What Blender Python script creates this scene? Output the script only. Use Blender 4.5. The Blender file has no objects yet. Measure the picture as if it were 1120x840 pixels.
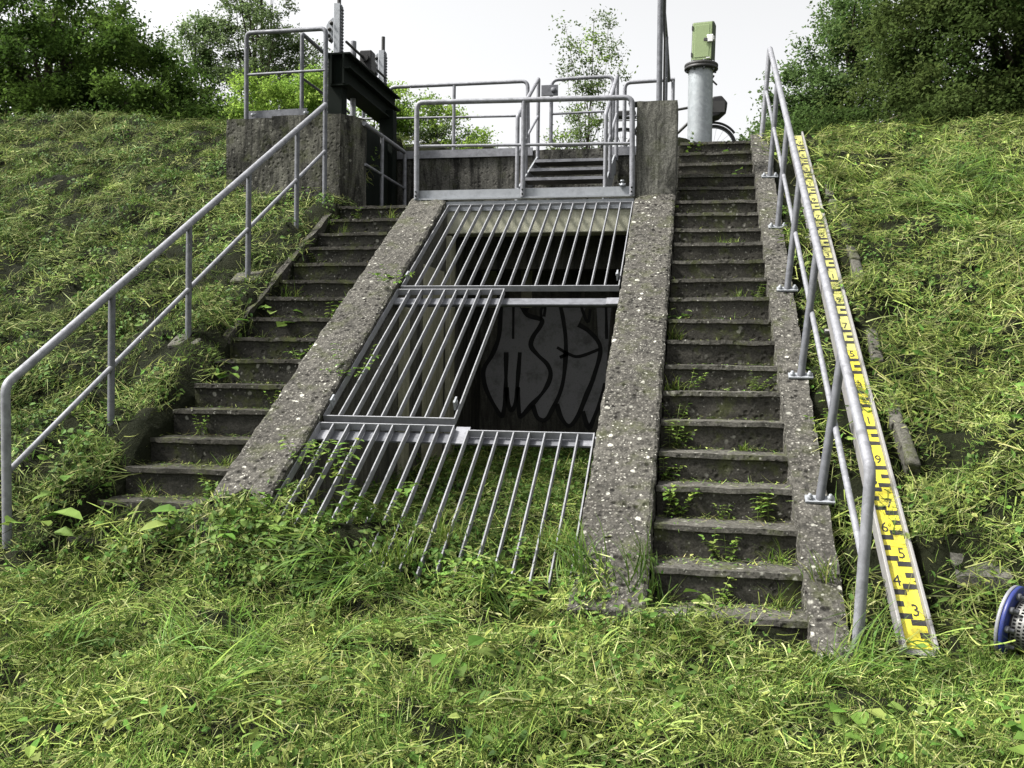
import bpy, math, random
import numpy as np
from mathutils import Vector, Matrix, noise
R_ = math.radians
SC = bpy.context.scene
COL = SC.collection

# ------------------------------------------------------------------ camera, world, sun, exposure
CAM_F, CAM_PITCH, CAM_YAW, CAM_ROLL = 1070.87, 0.01757, -0.18569, 0.01264
CAM_LOC = (0.5023, -10.5812, -2.4077)
SUN_EL = R_(52); SUN_ROT = R_(-108); SUN_STR = 4.2; SKY_STR = 0.125; EXPOSURE = 1.17
def setup_view():
    cd = bpy.data.cameras.new('camera'); cam = bpy.data.objects.new('camera', cd); COL.objects.link(cam)
    cd.sensor_fit = 'HORIZONTAL'; cd.sensor_width = 36.0
    cd.lens = 36.0 * CAM_F / 1120.0
    cd.clip_start = 0.05; cd.clip_end = 2000
    p, yw, ro = CAM_PITCH, CAM_YAW, CAM_ROLL
    fw = Vector((math.sin(yw)*math.cos(p), math.cos(yw)*math.cos(p), -math.sin(p)))
    r = Vector((math.cos(yw), -math.sin(yw), 0)); u = r.cross(fw)
    r2 = r*math.cos(ro) + u*math.sin(ro); u2 = -r*math.sin(ro) + u*math.cos(ro)
    m = Matrix((r2, u2, -fw)).transposed().to_4x4(); m.translation = Vector(CAM_LOC)
    cam.matrix_world = m
    SC.camera = cam
    # bright thin overcast: hazy sky plus a weak, very soft sun
    w = bpy.data.worlds.new('World'); SC.world = w; w.use_nodes = True
    nt = w.node_tree; nt.nodes.clear()
    out = nt.nodes.new('ShaderNodeOutputWorld'); bg = nt.nodes.new('ShaderNodeBackground')
    sky = nt.nodes.new('ShaderNodeTexSky'); sky.sky_type = 'NISHITA'; sky.sun_disc = False
    sky.sun_elevation = SUN_EL; sky.sun_rotation = SUN_ROT
    sky.air_density = 1.0; sky.dust_density = 4.0; sky.ozone_density = 1.0
    hs = nt.nodes.new('ShaderNodeHueSaturation'); hs.inputs['Saturation'].default_value = 0.05
    nt.links.new(sky.outputs[0], hs.inputs['Color']); nt.links.new(hs.outputs[0], bg.inputs[0])
    bg.inputs[1].default_value = SKY_STR
    nt.links.new(bg.outputs[0], out.inputs[0])
    sl = bpy.data.lights.new('sun', 'SUN'); so = bpy.data.objects.new('sun', sl); COL.objects.link(so)
    sl.energy = SUN_STR; sl.angle = R_(9); sl.color = (1.0, 0.96, 0.9)
    az = SUN_ROT
    d = Vector((math.sin(az)*math.cos(SUN_EL), math.cos(az)*math.cos(SUN_EL), math.sin(SUN_EL)))
    so.rotation_euler = (-d).to_track_quat('-Z', 'Y').to_euler()
    SC.view_settings.view_transform = 'Standard'; SC.view_settings.look = 'None'
    SC.view_settings.exposure = EXPOSURE; SC.view_settings.gamma = 1.0
    SC.view_settings.use_curve_mapping = False

setup_view()

T = 0.2825; RI = 0.17; S = RI / T          # stair tread, riser, slope
rnd = random.Random(7)
nrs = np.random.RandomState(11)

# ------------------------------------------------------------------ node helpers and materials
class NT:
    def __init__(s, name):
        s.m = bpy.data.materials.new(name); s.m.use_nodes = True
        s.t = s.m.node_tree; s.t.nodes.clear()
        s.out = s.t.nodes.new('ShaderNodeOutputMaterial')
    def n(s, typ, ins=None, **props):
        nd = s.t.nodes.new(typ)
        for k, v in props.items(): setattr(nd, k, v)
        for k, v in (ins or {}).items(): s.set(nd.inputs[k], v)
        return nd
    def set(s, sock, v):
        if isinstance(v, bpy.types.NodeSocket): s.t.links.new(v, sock)
        elif isinstance(v, bpy.types.Node): s.t.links.new(v.outputs[0], sock)
        else:
            if sock.type == 'RGBA' and len(v) == 3: v = (*v, 1)
            sock.default_value = v
    def pos(s, scale=(1, 1, 1)):
        g = s.n('ShaderNodeNewGeometry')
        return s.n('ShaderNodeVectorMath', {0: g.outputs['Position'], 1: scale}, operation='MULTIPLY').outputs[0]
    def noise(s, scale, detail=4, rough=.55, vec=None, dist=0.0):
        return s.n('ShaderNodeTexNoise', {'Vector': vec or s.pos(), 'Scale': scale, 'Detail': detail, 'Roughness': rough, 'Distortion': dist}).outputs['Fac']
    def vor(s, scale, vec=None, out='Distance', **kw):
        return s.n('ShaderNodeTexVoronoi', {'Vector': vec or s.pos(), 'Scale': scale}, **kw).outputs[out]
    def mr(s, v, a, b, c=0.0, d=1.0):
        return s.n('ShaderNodeMapRange', {'Value': v, 'From Min': a, 'From Max': b, 'To Min': c, 'To Max': d}).outputs[0]
    def math(s, op, a, b=0.0): return s.n('ShaderNodeMath', {0: a, 1: b}, operation=op).outputs[0]
    def mix(s, f, a, b, mode='MIX'):
        nd = s.n('ShaderNodeMix', data_type='RGBA', blend_type=mode)
        s.set(nd.inputs[0], f); s.set(nd.inputs[6], a); s.set(nd.inputs[7], b)
        return nd.outputs[2]
    def bsdf(s, col, rough=.8, metal=0.0, bump=None, bstr=.3, bdist=.01, spec=.3):
        b = s.n('ShaderNodeBsdfPrincipled', {'Base Color': col, 'Roughness': rough, 'Metallic': metal, 'Specular IOR Level': spec})
        if bump is not None:
            bp = s.n('ShaderNodeBump', {'Height': bump, 'Strength': bstr, 'Distance': bdist}); s.set(b.inputs['Normal'], bp)
        s.t.links.new(b.outputs[0], s.out.inputs[0]); return s.m

def concrete(name, base, dark, lichen=0.0, pits=0.0, moss=0.0, streak=0.0, stain=.8, mosscol=(.07,.085,.02), speck=.5, pebble=0.0):
    n = NT(name)
    big = n.noise(1.7, 5, .65); fine = n.noise(45, 4, .7); mid = n.noise(9, 4, .65)
    c = n.mix(n.mr(big, .35, .65, 0, stain), base, dark)
    c = n.mix(n.mr(mid, .4, .7, 0, .6), c, tuple(x*.55 for x in base))
    ag = n.vor(110, out='Color')                                   # aggregate grains
    sep = n.n('ShaderNodeSeparateColor', {0: ag}).outputs[0]
    c = n.mix(speck, c, n.mix(n.mr(sep, 0, 1), tuple(x*.45 for x in base), tuple(min(1, x*1.7) for x in base)))
    hp = None
    if pebble:                                                     # washed-out pebbles standing in a darker matrix
        pvv = n.n('ShaderNodeTexVoronoi', {'Vector': n.pos(), 'Scale': 62.0, 'Randomness': 1.0})
        pr = n.n('ShaderNodeSeparateColor', {0: pvv.outputs['Color']}).outputs[2]
        pk = n.math('MULTIPLY', n.mr(pvv.outputs['Distance'], .52, .28), n.mr(pr, .25, .45))
        c = n.mix(n.math('MULTIPLY', n.mr(n.noise(28, 4, .7), .44, .60), pebble), c, tuple(x*.22 for x in base))
        c = n.mix(n.math('MULTIPLY', pk, pebble), c, n.mix(n.mr(pr, .45, 1), tuple(x*.7 for x in base), tuple(x*2.6 for x in base)))
        hp = n.math('MULTIPLY', pk, .5)
    if streak:
        st = n.noise(1.0, 6, .75, n.pos((6, 6, .9)), .8); st2 = n.noise(1.0, 6, .7, n.pos((17, 17, 1.6)), .5)
        c = n.mix(n.math('MULTIPLY', n.mr(st, .42, .6), streak), c, dark)
        c = n.mix(n.math('MULTIPLY', n.mr(st2, .52, .66), streak*.65), c, tuple(x*.6 for x in dark))
        c = n.mix(n.math('MULTIPLY', n.mr(n.noise(7, 6, .75), .58, .7), .5), c, tuple(x*1.35 for x in base))
    hgt = n.math('ADD', n.math('MULTIPLY', fine, .6), n.math('MULTIPLY', mid, .6))
    if hp is not None: hgt = n.math('ADD', hgt, hp)
    if pits:
        pv = n.vor(19); pm = n.mr(n.noise(2.2, 4), .41, .53)
        pit = n.math('MULTIPLY', n.mr(pv, .36, .16), pm)
        c = n.mix(n.math('MULTIPLY', pit, pits), c, (.009, .0085, .007))
        hgt = n.math('SUBTRACT', hgt, n.math('MULTIPLY', pit, 1.2))
    if moss:
        mm = n.math('MULTIPLY', n.mr(n.noise(5, 5, .7), .52, .64), moss)
        c = n.mix(mm, c, n.mix(fine, mosscol, tuple(x*.4 for x in mosscol)))
    if lichen:
        dv = n.n('ShaderNodeVectorMath', {0: n.pos(), 1: n.n('ShaderNodeVectorMath', {0: n.n('ShaderNodeTexNoise', {'Vector': n.pos(), 'Scale': 30.0}).outputs['Color'], 1: (.03, .03, .03)}, operation='MULTIPLY').outputs[0]}, operation='ADD').outputs[0]
        for sc_, th, on in ((11, .20, .5), (24, .20, .6), (40, .2, .68)):
            v = n.n('ShaderNodeTexVoronoi', {'Vector': dv, 'Scale': sc_})
            pat = n.mr(n.noise(1.9, 4, .7), .34, .54)
            keep = n.mr(n.n('ShaderNodeSeparateColor', {0: v.outputs['Color']}).outputs[1], on, on + .02)
            li = n.math('MULTIPLY', n.mr(v.outputs['Distance'], th, th*.6), keep)
            c = n.mix(n.math('MULTIPLY', n.math('MULTIPLY', li, pat), lichen), c, n.mix(fine, (.34, .34, .30), (.58, .57, .50)))
    return n.bsdf(c, .92, bump=hgt, bstr=.55, bdist=.012, spec=.15)

def metal(name, base, rough=.55, met=.55, mott=.35, dirt=.4):
    n = NT(name)
    v = n.vor(30, out='Color'); sp = n.n('ShaderNodeSeparateColor', {0: v}).outputs[0]
    nz = n.noise(14, 4, .65)
    c = n.mix(n.math('MULTIPLY', sp, mott), base, tuple(x*.6 for x in base))
    c = n.mix(n.mr(nz, .5, .75, 0, dirt), c, tuple(x*.4 for x in base))
    return n.bsdf(c, n.mr(nz, .3, .7, rough-.08, rough+.15), met, bump=n.noise(60, 3), bstr=.08, bdist=.004, spec=.4)

def paint(name, base, rough=.5, dirt=.4, dirtcol=(.05, .045, .035), met=0.0, dscale=8, spec=.35):
    n = NT(name); nz = n.noise(dscale, 5, .7); f = n.noise(70, 3)
    c = n.mix(n.mr(nz, .5, .72, 0, dirt), base, dirtcol)
    c = n.mix(n.mr(f, .55, .75, 0, dirt*.5), c, dirtcol)
    return n.bsdf(c, rough, met, bump=f, bstr=.06, bdist=.003, spec=spec)

def leafmat(name, trans=.35, rough=.7, var=.3, spec=.06):
    n = NT(name)
    at = n.n('ShaderNodeAttribute', attribute_name='col')
    oi = n.n('ShaderNodeObjectInfo')
    nz = n.noise(1.2, 3)
    k = n.math('MULTIPLY', n.mr(oi.outputs['Random'], 0, 1, 1-var, 1+var), n.mr(nz, .3, .7, .8, 1.2))
    c = n.n('ShaderNodeVectorMath', {0: at.outputs['Color'], 'Scale': k}, operation='SCALE').outputs[0]
    b = n.n('ShaderNodeBsdfPrincipled', {'Base Color': c, 'Roughness': rough, 'Specular IOR Level': spec})
    t = n.n('ShaderNodeBsdfTranslucent', {'Color': c})
    mx = n.n('ShaderNodeMixShader', {0: trans, 1: b.outputs[0], 2: t.outputs[0]})
    n.t.links.new(mx.outputs[0], n.out.inputs[0]); return n.m

M = {}
M['parapet'] = concrete('weathered_concrete', (.090, .086, .075), (.022, .021, .018), lichen=.8, pits=1.0, moss=.35, stain=.85, speck=.3, pebble=.75)
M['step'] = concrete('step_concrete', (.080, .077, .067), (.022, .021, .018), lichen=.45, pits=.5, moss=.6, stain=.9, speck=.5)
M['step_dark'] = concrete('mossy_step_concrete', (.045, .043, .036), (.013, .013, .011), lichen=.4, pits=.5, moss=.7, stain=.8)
M['riser'] = concrete('shaded_riser_concrete', (.040, .038, .032), (.011, .011, .009), lichen=.3, pits=.4, moss=.5, stain=.85)  # riser shade put into a darker base colour, with moss and stains
M['riser_dark'] = concrete('shaded_mossy_riser_concrete', (.026, .0255, .021), (.008, .008, .007), lichen=.35, pits=.4, moss=.45, stain=.85)  # left flight: riser shade in the base colour, moss on top
M['stained'] = concrete('stained_concrete', (.11, .108, .095), (.010, .010, .009), streak=.95, pits=.25, moss=.25, stain=.7, lichen=.25)
M['blockconc'] = concrete('block_concrete', (.125, .123, .102), (.009, .009, .008), streak=.9, pits=.4, moss=.35, stain=.9, lichen=.3)
M['pillar'] = concrete('pillar_concrete', (.145, .143, .125), (.014, .014, .012), streak=.9, moss=.25, stain=.4)
M['lintel'] = concrete('lintel_concrete', (.42, .42, .33), (.25, .25, .18), streak=.55, moss=.0, stain=.3, speck=.15)
M['inside'] = concrete('damp_concrete', (.12, .118, .098), (.022, .022, .019), streak=.75, stain=.8, speck=.3)
M['guide'] = concrete('pale_concrete', (.34, .33, .24), (.16, .16, .11), streak=.5, stain=.5, speck=.2)
M['stone'] = concrete('paving_stone', (.085, .083, .07), (.035, .034, .028), pits=.5, moss=.7, speck=.5)
M['galv'] = metal('galvanised_steel', (.225, .23, .25), .62, .35, .6, .6)
M['galv_dull'] = metal('dull_galvanised_steel', (.135, .14, .155), .65, .3, .6, .6)
M['galv_light'] = metal('light_galvanised_steel', (.28, .295, .315), .6, .3, .3, .35)
M['rack'] = metal('rack_steel', (.24, .245, .26), .68, .25, .35, .5)
M['pipe'] = metal('galvanised_pipe', (.30, .325, .34), .55, .4, .5, .2)
M['dark_steel'] = paint('dark_green_steel', (.006, .009, .007), .85, .3, (.012, .012, .010), spec=.1)
M['black'] = paint('black_rubber', (.012, .012, .013), .55, .2)
M['iron'] = paint('dark_iron', (.03, .03, .03), .55, .4)
M['cabinet'] = paint('olive_paint', (.20, .26, .125), .5, .15, (.06, .07, .04))
M['cabinet_side'] = paint('dark_olive_paint', (.05, .065, .04), .5, .2)
M['latch'] = metal('latch_steel', (.6, .6, .58), .35, .7, .1, .1)
M['yellow'] = paint('yellow_plate', (.66, .575, .05), .55, .75, (.17, .15, .06), dscale=14)
M['pale_yellow'] = paint('faded_yellow_plate', (.47, .46, .14), .55, .8, (.2, .18, .09), dscale=16)
M['markblack'] = paint('black_mark', (.025, .025, .027), .55, .3, (.08, .07, .05))
M['alu'] = metal('aluminium', (.24, .235, .23), .6, .3, .1, .35)
M['blue'] = paint('blue_paint', (.018, .028, .13), .4, .45, (.03, .03, .035), dscale=25)
M['mesh_steel'] = metal('strainer_steel', (.20, .20, .19), .5, .6)
M['spray_black'] = paint('black_spray_paint', (.004, .004, .004), .7, .1)
M['spray_grey'] = paint('grey_spray_paint', (.24, .24, .245), .85, .8, (.055, .055, .05), dscale=5)
M['tread_grating'] = metal('tread_steel', (.42, .43, .44), .5, .5)
M['bark'] = concrete('bark', (.09, .075, .055), (.03, .026, .02), streak=.6, speck=.3)
M['leaf'] = leafmat('leaf', .55, .7, .15, .06)
M['blade'] = leafmat('grass_blade', .16, .75, .3, .05)
M['weedleaf'] = leafmat('weed_leaf', .3, .6, .2, .12)

def ground_mat():
    n = NT('soil_and_thatch')
    a = n.noise(6, 6, .7); b = n.noise(50, 4, .7)
    c = n.mix(n.mr(a, .35, .65), (.006, .008, .003), (.012, .014, .006))
    c = n.mix(n.mr(b, .5, .7, 0, .7), c, (.008, .009, .004))
    return n.bsdf(c, .95, bump=n.math('ADD', a, b), bstr=.8, bdist=.03, spec=.1)
M['soil'] = ground_mat()

# ------------------------------------------------------------------ mesh helpers
class MB:
    def __init__(s): s.v = []; s.f = []; s.mi = []; s.sm = []
    def add(s, vs, fs, mi=0, smooth=False):
        o = len(s.v); s.v += [tuple(q) for q in vs]; s.f += [tuple(i+o for i in f) for f in fs]
        s.mi += [mi]*len(fs); s.sm += [smooth]*len(fs); return s
    def box(s, x0, x1, y0, y1, z0, z1, mi=0):
        vs = [(x, y, z) for z in (z0, z1) for y in (y0, y1) for x in (x0, x1)]
        return s.add(vs, [(0,2,3,1),(4,5,7,6),(0,1,5,4),(2,6,7,3),(1,3,7,5),(0,4,6,2)], mi)
    def obox(s, c, ax, ay, az, mi=0):                 # centre and three half-axis vectors
        c, ax, ay, az = map(Vector, (c, ax, ay, az))
        vs = [c + ax*i + ay*j + az*k for k in (-1, 1) for j in (-1, 1) for i in (-1, 1)]
        return s.add(vs, [(0,2,3,1),(4,5,7,6),(0,1,5,4),(2,6,7,3),(1,3,7,5),(0,4,6,2)], mi)
    def tube(s, pts, r, n=10, cap=True, mi=0):
        pts = [Vector(p) for p in pts]; k = len(pts)
        rs = r if isinstance(r, (list, tuple)) else [r]*k
        tan = [(pts[min(i+1, k-1)] - pts[max(i-1, 0)]).normalized() for i in range(k)]
        up = Vector((0, 0, 1)) if abs(tan[0].z) < .9 else Vector((1, 0, 0))
        a = tan[0].cross(up).normalized(); vs = []; fs = []
        for i in range(k):
            if i:
                a = a - tan[i]*a.dot(tan[i])
                a.normalize()
            b = tan[i].cross(a)
            for j in range(n):
                t = 2*math.pi*j/n; vs.append(pts[i] + (a*math.cos(t) + b*math.sin(t))*rs[i])
        for i in range(k-1):
            for j in range(n):
                j2 = (j+1) % n; fs.append((i*n+j, i*n+j2, (i+1)*n+j2, (i+1)*n+j))
        s.add(vs, fs, mi, True)
        if cap:
            s.add(vs[:n], [tuple(range(n))[::-1]], mi); s.add(vs[-n:], [tuple(range(n))], mi)
        return s
    def lathe(s, c, axis, prof, n=24, mi=0, smooth=True):   # profile of (radius, height) along axis
        c = Vector(c); d = Vector(axis).normalized()
        up = Vector((0, 0, 1)) if abs(d.z) < .9 else Vector((1, 0, 0))
        a = d.cross(up).normalized(); b = d.cross(a); vs = []; fs = []
        for r, h in prof:
            for j in range(n):
                t = 2*math.pi*j/n; vs.append(c + d*h + (a*math.cos(t) + b*math.sin(t))*r)
        for i in range(len(prof)-1):
            for j in range(n):
                j2 = (j+1) % n; fs.append((i*n+j, (i+1)*n+j, (i+1)*n+j2, i*n+j2))
        return s.add(vs, fs, mi, smooth)
    def extrude_x(s, poly, x0, x1, mi=0):             # polygon of (y, z)
        n = len(poly); vs = [(x0, y, z) for y, z in poly] + [(x1, y, z) for y, z in poly]
        fs = [(i, (i+1) % n, n+(i+1) % n, n+i) for i in range(n)] + [tuple(range(n))[::-1], tuple(range(n, 2*n))]
        return s.add(vs, fs, mi)
    def prism_z(s, poly, z0, z1, mi=0):
        n = len(poly); vs = [(x, y, z0) for x, y in poly] + [(x, y, z1) for x, y in poly]
        fs = [(i, (i+1) % n, n+(i+1) % n, n+i) for i in range(n)] + [tuple(range(n))[::-1], tuple(range(n, 2*n))]
        return s.add(vs, fs, mi)
    def build(s, name, mats, parent=None, loc=None):
        me = bpy.data.meshes.new(name); me.from_pydata(s.v, [], s.f)
        for m in (mats if isinstance(mats, (list, tuple)) else [mats]): me.materials.append(m)
        me.polygons.foreach_set('material_index', s.mi); me.polygons.foreach_set('use_smooth', s.sm)
        me.update()
        import bmesh
        bm = bmesh.new(); bm.from_mesh(me); bmesh.ops.recalc_face_normals(bm, faces=bm.faces); bm.to_mesh(me); bm.free()
        return link(name, me, parent, loc)

def link(name, me, parent=None, loc=None):
    o = bpy.data.objects.new(name, me); COL.objects.link(o)
    if parent is not None:
        o.parent = parent
        o.matrix_parent_inverse = Matrix.Identity(4)
        o.location = Vector(loc or (0, 0, 0)) - Vector(parent.location) if loc is None else Vector(loc)
    elif loc is not None: o.location = loc
    return o

def thing(name, label, cat, loc=(0, 0, 0), group=None):
    o = bpy.data.objects.new(name, None); COL.objects.link(o); o.location = loc
    o.empty_display_size = .1
    return tag(o, label, cat, group)
def tag(o, label, cat, group=None):
    o['label'] = label; o['category'] = cat
    if group: o['group'] = group
    return o
def struct(o): o['kind'] = 'structure'; return o
def stuff(o, label=None, cat=None):
    o['kind'] = 'stuff'
    if label: o['label'] = label
    if cat: o['category'] = cat
    return o

def bevel(o, w=.008, seg=2):
    m = o.modifiers.new('bevel', 'BEVEL'); m.width = w; m.segments = seg; m.limit_method = 'ANGLE'; m.angle_limit = R_(40); return o

def fillet(pts, r, k=5):
    pts = [Vector(p) for p in pts]; out = [pts[0]]
    for i in range(1, len(pts)-1):
        a, b, c = pts[i-1], pts[i], pts[i+1]
        d1 = (a-b); d2 = (c-b); rr = min(r, d1.length*.45, d2.length*.45)
        p, q = b + d1.normalized()*rr, b + d2.normalized()*rr
        for t in range(k+1):
            u = t/k; out.append(p*(1-u)**2 + b*2*u*(1-u) + q*u*u)
    out.append(pts[-1]); return out

def dense(poly, step):                                # subdivide a closed polygon's long edges
    out = []
    for i in range(len(poly)):
        a, b = poly[i], poly[(i+1) % len(poly)]
        n = max(1, int(math.hypot(b[0]-a[0], b[1]-a[1])/step))
        for j in range(n): out.append((a[0]+(b[0]-a[0])*j/n, a[1]+(b[1]-a[1])*j/n))
    return out

def rough_sweep(poly, stations, place, amp, freq, mats, name, parent=None, chip=0.0, step=.05):
    """sweep a (u,w) polygon along stations, place(u,w,s)->xyz, vertices roughened by noise"""
    P = dense(poly, step); n = len(P); vs = []; fs = []
    cx = sum(p[0] for p in P)/n; cw = sum(p[1] for p in P)/n
    for st in stations:
        for u, w in P:
            q = Vector(place(u, w, st))
            d = noise.noise_vector(q*freq)*amp + noise.noise_vector(q*freq*3.7)*amp*.5 + noise.noise_vector(q*freq*8.3)*amp*.4
            vs.append(q + d)
    for i in range(len(stations)-1):
        for j in range(n):
            j2 = (j+1) % n; fs.append((i*n+j, i*n+j2, (i+1)*n+j2, (i+1)*n+j))
    m = MB(); m.add(vs, fs); k = len(stations)-1
    m.add(vs[:n], [tuple(range(n))[::-1]]); m.add(vs[k*n:], [tuple(range(n))])
    return m.build(name, mats, parent)

def frange(a, b, st):
    n = max(1, int(round(abs(b-a)/st))); return [a+(b-a)*i/n for i in range(n+1)]

# ------------------------------------------------------------------ ground: one sheet with the embankment in it
def sstep(a, b, x):
    t = np.clip((x-a)/(b-a), 0, 1); return t*t*(3-2*t)
def ground_base(x, y):
    """embankment surface without bumps (numpy arrays)"""
    crest = .06 + .13*np.clip((-1.5-x), 0, 6)*1.0
    hs = np.where(x < -1, .05, .0) + .05*sstep(1.6, 3.0, x) - .15*sstep(-2.0, -1.75, x)*sstep(.02, -.2, x) - .10*sstep(-3.1, -2.95, x)*sstep(-2.0, -2.2, x)
    slope = S*y + hs
    foot = -3.66 + .24*sstep(-2.3, -3.6, x)*sstep(-7.6, -5.6, y)
    k = .10
    a, b = slope, foot                                   # smooth maximum
    h = np.clip(.5+.5*(a-b)/k, 0, 1); z = b*(1-h)+a*h + k*h*(1-h)
    k = .16
    h = np.clip(.5+.5*(crest-z)/k, 0, 1); z = crest*(1-h)+z*h - k*h*(1-h)
    z = np.where(y > 3.5, z - np.minimum((y-3.5)*.35, 2.2), z)
    return z
def bumps(x, y):
    z = 0.0
    p = Vector((x, y, 3.1))
    z += noise.noise(p*1.3)*.05 + noise.noise(p*3.7)*.06 + noise.noise(p*8.0)*.045
    return z
FX0, FX1, FY0 = -2.96, 1.19, -5.42                       # footprint of the concrete structure
def lines(a, b, st, far, extra):
    L = frange(a, b, st); d = st
    lo = a; hi = b; A = []; B = []
    while lo > -far: d *= 1.35; lo -= d; A.append(lo)
    d = st
    while hi < far: d *= 1.35; hi += d; B.append(hi)
    L = sorted(A + L + B + extra); out = [L[0]]
    for v in L[1:]:
        if v in extra and v - out[-1] < .004 and out[-1] not in extra: out[-1] = v
        elif v - out[-1] > .004: out.append(v)
    return out
def build_ground():
    xs = lines(-11, 5.6, .075, 400, [FX0-.02, FX0+.02, FX1-.02, FX1+.02])
    ys = lines(-9.6, 2.2, .075, 400, [FY0-.02, FY0+.02, -6.0, -5.96, .72, .76, .80])
    X, Y = np.meshgrid(np.array(xs), np.array(ys)); nx, ny = len(xs), len(ys)
    Z = ground_base(X, Y)
    dn = np.zeros((8, ny, nx), 'f')
    for j in range(ny):
        for i in range(nx):
            x, y = xs[i], ys[j]
            near = -14 < x < 9 and -12 < y < 4
            b = bumps(x, y) if near else 0
            chan = -1.89 < x < -.07
            mound = .34*math.exp(-((x+1.95)/.30)**2-((y+5.25)/.26)**2) + .20*math.exp(-((x+1.35)/.35)**2-((y+5.6)/.22)**2) + .07*math.exp(-((x+.5)/.6)**2-((y+5.8)/.25)**2)
            inside = FX0 < x < FX1 and (FY0 if x < .27 else -5.98) < y < .74
            if inside:
                t = max(0, min(1, (y+5.4)/5.2))
                Z[j, i] = (-3.46 + .20*t + b*.9 + mound) if chan else -3.95
                if -1.86 < x < -.1 and y < -.15: q_ = max(.15, .6+noise.noise(Vector((x*3, y*3, 1)))); dn[2, j, i] = (.75*q_ if y < -1.2 else .3); dn[0, j, i] = .5*q_ if y < -4.6 else .15; dn[5, j, i] = .35*(1-q_*.6)
            else:
                # hay mats gather in ridges; the mouth of the intake is a mound of weeds
                gz = 1.36 < x < 1.60 and y > -6.15
                Z[j, i] += (b*(1.5 + .5*float(sstep(-6.2, -5.6, np.float64(y)))) + mound*(y < FY0)) if not gz else -.08
                if 1.19 < x < 1.37 and y > -6.0: Z[j, i] -= .05
                edge = (min(abs(x-FX0), abs(x-FX1)) < .03 and y > FY0-.03) or (FX0-.03 < x < FX1+.03 and .7 < y < 1.1)
                if not near or edge or (FX0-.03 < x < FX1+.03 and not chan and abs(y-(FY0 if x < .25 else -5.98)) < .05): continue
                if y > 2.6: continue
                n1 = noise.noise(Vector((x*.9, y*.9, 7)))*.5+.5; n2 = noise.noise(Vector((x*2.6, y*2.6, 2)))*.5+.5
                n3 = noise.noise(Vector((x*5.5, y*5.5, 4)))
                d = max(.08, min(1, .55 + 1.3*(n2-.5) + .55*n3))
                if abs(x-1.32) < .1 and y > -6: d *= .35
                if 1.39 < x < 1.57 and y > -6.0: d = 0
                n4 = noise.noise(Vector((x*4.0, y*4.0, 9.5)))
                onslope = float(sstep(-6.3, -5.6, np.float64(y)))
                dn[5, j, i] = max(.02, min(1, .42 + 1.8*n4 + .8*n3))*(.13 + .87*onslope)
                d *= 1 - .55*onslope
                if x < -2.9: d *= .6; dn[5, j, i] = max(.03, dn[5, j, i]*1.0-.33)
                dn[0, j, i] = d
                if d <= 0: dn[5, j, i] = 0
                if x < -2.9:
                    sh = onslope*.85
                    dn[6, j, i] = dn[5, j, i]*sh*1.15; dn[5, j, i] *= 1-sh; dn[7, j, i] = d*sh*.9; dn[0, j, i] = d*(1-sh)
                dn[3, j, i] = (.15 + .85*sstep(-5.9, -6.5, np.float64(y)))*(.4+.6*n1) if d > 0 else 0
                dn[4, j, i] = max(.0, .55*math.exp(-((x-3.3)/.7)**2-((y+1.6)/.7)**2), .3*math.exp(-((x+1.3)/.7)**2-((y+6.6)/.35)**2), .35*math.exp(-((x+.6)/1.4)**2-((y+5.85)/.18)**2), .4*math.exp(-((x-1.6)/.5)**2-((y+6.7)/.3)**2)) if d > 0 else 0
                g = max(0, n1*1.7-.75)
                if y < -6.2: g = .3*g + .15*max(0, n2*1.6-.6)
                if y > -5.9: g *= .12
                if x < -2.9 and y > -5.8: g *= .5
                if 1.39 < x < 1.57 and y > -6.0: g = 0
                dn[1, j, i] = min(1, g)
                lf = .02 + .35*max(0, n2-.5)
                if x < -3.0 and y < -4.2: lf += .08
                if x < -3: lf += .04 + .15*max(0, .6-n2)
                lf += 1.2*math.exp(-((x+1.8)/.38)**2-((y+5.5)/.3)**2) + .9*math.exp(-((x+1.0)/.9)**2-((y+5.65)/.22)**2)
                if 1.39 < x < 1.57 and y > -6.0: lf = 0
                dn[2, j, i] = min(1, lf)
    V = np.stack([X.ravel(), Y.ravel(), Z.ravel()], 1)
    idx = np.arange(nx*ny).reshape(ny, nx)
    F = np.stack([idx[:-1, :-1], idx[:-1, 1:], idx[1:, 1:], idx[1:, :-1]], -1).reshape(-1, 4)
    me = fast_mesh('ground', V, F, M['soil'], smooth=True)
    for k, nm in enumerate(('d_clip', 'd_tuft', 'd_leaf', 'd_fine', 'd_long', 'd_hay', 'd_hay_dark', 'd_clip_dark')):
        at = me.attributes.new(nm, 'FLOAT', 'POINT'); at.data.foreach_set('value', dn[k].ravel())
    return struct(link('ground', me))

def fast_mesh(name, V, F, mat, col=None, smooth=False):
    me = bpy.data.meshes.new(name); V = np.asarray(V, 'f'); F = np.asarray(F, 'i'); k = F.shape[1]
    me.vertices.add(len(V)); me.vertices.foreach_set('co', V.ravel())
    me.loops.add(F.size); me.loops.foreach_set('vertex_index', F.ravel())
    me.polygons.add(len(F)); me.polygons.foreach_set('loop_start', np.arange(0, F.size, k, dtype='i'))
    try: me.polygons.foreach_set('loop_total', np.full(len(F), k, 'i'))
    except Exception: pass
    if smooth: me.polygons.foreach_set('use_smooth', np.ones(len(F), bool))
    me.materials.append(mat)
    if col is not None:
        c = np.concatenate([np.asarray(col, 'f'), np.ones((len(V), 1), 'f')], 1)
        at = me.color_attributes.new('col', 'FLOAT_COLOR', 'POINT'); at.data.foreach_set('color', c.ravel())
    me.update(calc_edges=True); me.validate(); return me

ground = build_ground()

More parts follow.
